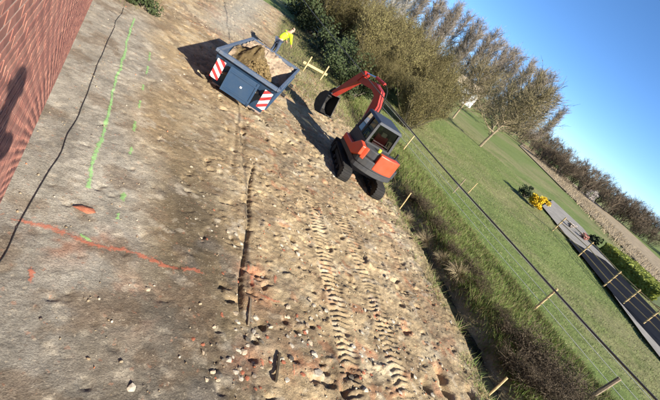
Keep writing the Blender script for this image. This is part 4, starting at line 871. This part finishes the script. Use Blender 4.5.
# brambles along the ditch
BR = [bare_tree('br', 100 + i, 16, 1.1, .35, 1.5, 6, .7, .9, 6, .45, .014, .013, -.12, 'bramble', 'bramble', 'bramble', 3, .034, clear=.05, l3=1, bark_n=4) for i in range(3)]
bl_ = [(505, 345), (520, 358), (533, 372), (545, 384), (556, 397), (512, 372), (526, 390), (572, 408), (540, 400), (496, 322), (478, 296), (466, 276), (452, 257), (437, 232), (423, 211), (412, 198)]
for i, (px, py) in enumerate(bl_):
    p = G(px, py); big = i < 9
    plant('bramble_bush', BR[i % 3], (p.x, p.y, gz(min(p.x, 14.9), p.y) - .05), (.78 if big else .5) * vr.uniform(.75, 1.2), vr.uniform(0, 6), 'dark brown bramble clump at the bottom edge beside the ditch' if big else 'dark bare bramble along the far side of the ditch', 'bush', 'bramble clumps at the bottom edge' if big else 'brambles along the ditch')
def tussock(seed):
    r = random.Random(seed); rb_ = Rib()
    for i in range(800):
        a = r.uniform(0, 6.283); t = r.random() ** .7; d = Vector((math.cos(a) * t, math.sin(a) * t, 1.1 - .5 * t)); rb_.strip(grow(r.uniform(.2, .55), (math.cos(a) * .2 * t, math.sin(a) * .2 * t, -.03), d, 4, -.28, r, .12), .008, .003, r)
    return [('blades', rb_.mesh('blades', 'dry_grass'))]
TU = [tussock(300 + i) for i in range(3)]
for i, (px, py) in enumerate([(444, 258), (458, 276), (430, 236), (413, 212)]):
    p = G(px, py); plant('grass_tussock', TU[i % 3], (p.x, p.y, gz(p.x, p.y)), vr.uniform(.6, 1.0), vr.uniform(0, 6), 'dry straw-coloured grass tussock hanging over the ditch', 'grass', 'dry tussocks along the ditch')
# grass: blades as stuff
def blades(name, N, region, hmin, hmax, wd, tones, zf, label, seed, dens=None, lean=.5):
    g_ = np.random.default_rng(seed); x = g_.uniform(region[0], region[1], N); y = g_.uniform(region[2], region[3], N)
    if dens is not None:
        kp = g_.random(N) < dens(x, y); x, y = x[kp], y[kp]; N = len(x)
    z = zf(x, y); a = g_.uniform(0, 6.283, N); h = g_.uniform(hmin, hmax, N) * (.6 + .8 * vn(x, y, .5, 3)); lx = g_.normal(0, lean, N) * h; ly = g_.normal(0, lean, N) * h; dx = np.cos(a) * wd / 2; dy = np.sin(a) * wd / 2
    V = np.empty((N, 3, 3)); V[:, 0] = np.stack([x - dx, y - dy, z - .01], 1); V[:, 1] = np.stack([x + dx, y + dy, z - .01], 1); V[:, 2] = np.stack([x + lx, y + ly, z + h], 1)
    me = npmesh(name, V.reshape(-1, 3), np.arange(3 * N).reshape(-1, 3), 'blade'); t = np.array(tones)[g_.choice(len(tones), N)] * g_.uniform(.75, 1.25, (N, 1)); set_tone(me, np.repeat(t, 3, 0))
    return tag(obj(name, me), label, 'grass', kind='stuff')
GR = [(.13, .19, .035), (.10, .16, .028), (.16, .20, .05), (.20, .17, .075), (.14, .11, .05)]; DRY = [(.34, .28, .15), (.27, .22, .11), (.15, .17, .05), (.13, .19, .04), (.11, .16, .03)]
blades('bank_grass', 210000, (9.6, 15, 0, 26), .07, .26, .018, GR, hgt, 'rough green grass on the bank between ditch and fence', 1, lambda x, y: sstep(.75, 1.3, x - dl(y)) * (.35 + .9 * sstep(.35, .6, fbm(x, y, .9, 2))))
blades('ditch_weeds', 150000, (8.0, 13.6, 0, 30), .05, .24, .013, DRY, hgt, 'dry tan grass and weeds along the ditch edges', 2, lambda x, y: np.exp(-((x - dl(y) + .3) / .4) ** 2) * .8 * sstep(.42, .6, fbm(x, y, .5, 4)) + .55 * np.exp(-((x - dl(y) - 1.15) / .35) ** 2) * sstep(4.5, 7, y), lean=.8)
blades('field_grass', 230000, (15, 42, -2, 50), .03, .10, .02, [(.14, .19, .05), (.18, .19, .07), (.24, .22, .11), (.12, .17, .04)], fz, 'short grazed grass of the field', 3, lambda x, y: np.clip(1.2 - np.hypot(x - 12, y - 6) / 45, 0.05, 1) * (.3 + .7 * vn(x, y, 1.2, 2)))
blades('reed_grass', 60000, (50, 130, 10, 100), .25, .6, .07, [(.27, .21, .13), (.22, .17, .10), (.31, .25, .16)], lambda x, y: x * 0 + .1, 'dry tan reeds in a long strip beyond the green hedge', 4,
       lambda x, y: (np.abs((x - 62) - (y - 24) * .95) < 5 + .07 * y) * .8)
blades('plot_weeds', 42000, (-.2, 14, 16, 38), .05, .25, .02, [(.14, .15, .05), (.22, .19, .09), (.10, .12, .03)], hgt, 'weeds and rough grass at the far end of the plot', 5,
       lambda x, y: np.clip(sstep(16.5, 18.5, y) * (1 - sstep(1.2, 2.2, x)) * sstep(.4, .6, fbm(x, y, 1, 5)) + sstep(0, 1.0, x - (8.4 + .30 * (y - 26))) * .8, 0, 1))
# ------------------------------------------------------------------ stones and rubble
def rock_mesh(seed, m_, flat=.6):
    bm = rock(seed, flat); me = bpy.data.meshes.new('stone'); bm.to_mesh(me); bm.free(); me.materials.append(M(m_)); return me
RK = {m_: [rock_mesh(i * 7 + len(m_), m_, f_) for i in range(4)] for m_, f_ in (('stone_white', .38), ('stone_tan', .65), ('stone_dark', .6), ('rubble_brick', .45))}
def stone(px, py, size, m_, label, group=None, name='stone', asp=1.0, cat='stone'):
    p = G(px, py); o = bpy.data.objects.new(name, vr.choice(RK[m_])); COL.objects.link(o); o.location = (p.x, p.y, h1(p.x, p.y) + size * .04); o.scale = (size, size * asp, size * .8); o.rotation_euler = (vr.uniform(-.2, .2), vr.uniform(-.2, .2), vr.uniform(0, 6)); return tag(o, label, cat, group)
stone(130, 390, .14, 'stone_white', 'single cream stone on grey soil at the lower left')
stone(318, 373, .26, 'stone_white', 'largest white slab fragment beside the excavator track print', asp=.6); stone(314, 355, .17, 'stone_white', 'white fragment just above the largest white slab'); stone(325, 382, .14, 'stone_white', 'white fragment just below the largest white slab')
stone(366, 389, .19, 'stone_white', 'white stone between the two track prints at the bottom edge', asp=.7); stone(394, 321, .15, 'stone_white', 'white stone at the right side of the right track print')
stone(147, 290, .11, 'stone_tan', 'pale stone in the middle of the brown trodden soil'); stone(238, 350, .09, 'stone_white', 'small white chip left of the purple stick'); stone(271, 360, .10, 'stone_white', 'white chip right beside the purple stick')
stone(287, 380, .12, 'stone_white', 'pale block below the purple stick'); stone(85, 211, .30, 'rubble_brick', 'flat orange brick fragment between the green line and the orange line', asp=.55, name='brick_fragment', cat='brick')
stone(392, 328, .14, 'stone_dark', 'dark clod touching the white stone by the right track print'); stone(355, 375, .2, 'stone_dark', 'dark clod beside the left track print at the bottom')
vr.seed(21)
for i in range(150):
    px, py = vr.uniform(190, 470), vr.uniform(150, 398); p = G(px, py)
    if p.x > float(dl(p.y)) - .3 or p.x < 1.5: continue
    if i % 3 == 0: stone(px, py, vr.uniform(.05, .13), 'stone_white', 'small pale stone lying in the rubbly soil', 'pale stones in the soil')
    elif i % 3 == 1: stone(px, py, vr.uniform(.05, .13), 'stone_tan', 'tan stone or clod lying in the rubbly soil', 'tan stones in the soil')
    else: stone(px, py, vr.uniform(.03, .08), 'rubble_brick', 'small piece of orange brick rubble in the soil', 'brick rubble in the soil', 'brick_fragment', cat='brick')
for i in range(150):
    cx_, cy_, rx_, ry_ = vr.choice([(262, 330, 30, 22), (300, 345, 20, 30), (235, 365, 30, 25), (430, 360, 30, 25), (375, 300, 60, 40), (370, 355, 14, 40), (350, 230, 40, 30), (310, 320, 16, 20)])
    px, py = vr.gauss(cx_, rx_ * .6), vr.gauss(cy_, ry_ * .6); p = G(px, py)
    if py > 399 or p.x > float(dl(p.y)) - .3: continue
    if i % 5 < 2: stone(px, py, vr.uniform(.05, .15), 'stone_white', 'small pale stone lying in the rubbly soil', 'pale stones in the soil', asp=vr.uniform(.5, 1))
    elif i % 5 == 2: stone(px, py, vr.uniform(.06, .15), 'stone_tan', 'tan stone or clod lying in the rubbly soil', 'tan stones in the soil', asp=vr.uniform(.5, 1))
    elif i % 5 == 3: stone(px, py, vr.uniform(.05, .13), 'stone_dark', 'dark clod lying in the rubbly soil', 'dark clods in the soil', asp=vr.uniform(.5, 1))
    else: stone(px, py, vr.uniform(.04, .09), 'rubble_brick', 'small piece of orange brick rubble in the soil', 'brick rubble in the soil', 'brick_fragment', cat='brick')
a, b = G(274, 384), G(279, 354); tag(MB().beam((a.x, a.y, h1(a.x, a.y) + .03), (b.x, b.y, h1(b.x, b.y) + .03), .035, .025).build('stick', 'bramble'), 'thin purplish stick lying on the soil near the bottom', 'stick')
a, b = G(250, 300), G(248, 326); tag(MB().beam((a.x, a.y, h1(a.x, a.y) + .02), (b.x, b.y, h1(b.x, b.y) + .02), .03, .02).build('stick', 'old_wood'), 'dark short stick just below the straight groove', 'stick')
# pebbles and crumbs nobody could count
g_ = np.random.default_rng(9); VV, FF, TT = [], [], []; n_ = 0; shapes = []
for i in range(5):
    bm = rock(200 + i, .7); bm.verts.ensure_lookup_table(); shapes.append((np.array([v.co[:] for v in bm.verts]), np.array([[v.index for v in f.verts] for f in bm.faces]))); bm.free()
N = 17000; x = g_.uniform(-.2, 10.2, N); y = 1.5 + 21 * g_.random(N) ** 1.5; dens = (.18 + .82 * sstep(2.5, 4.5, x)) * (.25 + .75 * sstep(.45, .6, fbm(x, y, .8, 3))) * (x < dl(y) - .1); dens = np.maximum(dens, .55 * np.exp(-((x + .2) / .12) ** 2)); kp = g_.random(N) < dens; x, y = x[kp], y[kp]; z = hgt(x, y)
sz = .012 + .045 * g_.random(len(x)) ** 3; cols = np.array([(.36, .29, .19), (.28, .21, .13), (.52, .46, .35), (.42, .16, .08), (.16, .13, .1)])[g_.choice(5, len(x), p=[.38, .28, .14, .1, .1])]
for i in range(len(x)):
    v, f = shapes[i % 5]; a = g_.uniform(0, 6.28); ca, sa = math.cos(a), math.sin(a); vv = v * sz[i]; VV.append(np.stack([vv[:, 0] * ca - vv[:, 1] * sa + x[i], vv[:, 0] * sa + vv[:, 1] * ca + y[i], vv[:, 2] + z[i] + sz[i] * .15], 1)); FF.append(f + n_); n_ += len(v); TT.append(np.tile(cols[i], (len(v), 1)))
me = npmesh('rubble', np.concatenate(VV), np.concatenate(FF), 'soil'); set_tone(me, np.concatenate(TT)); tag(obj('rubble', me), 'pebbles and crumbs of earth and brick over the building plot', 'rubble', kind='stuff')
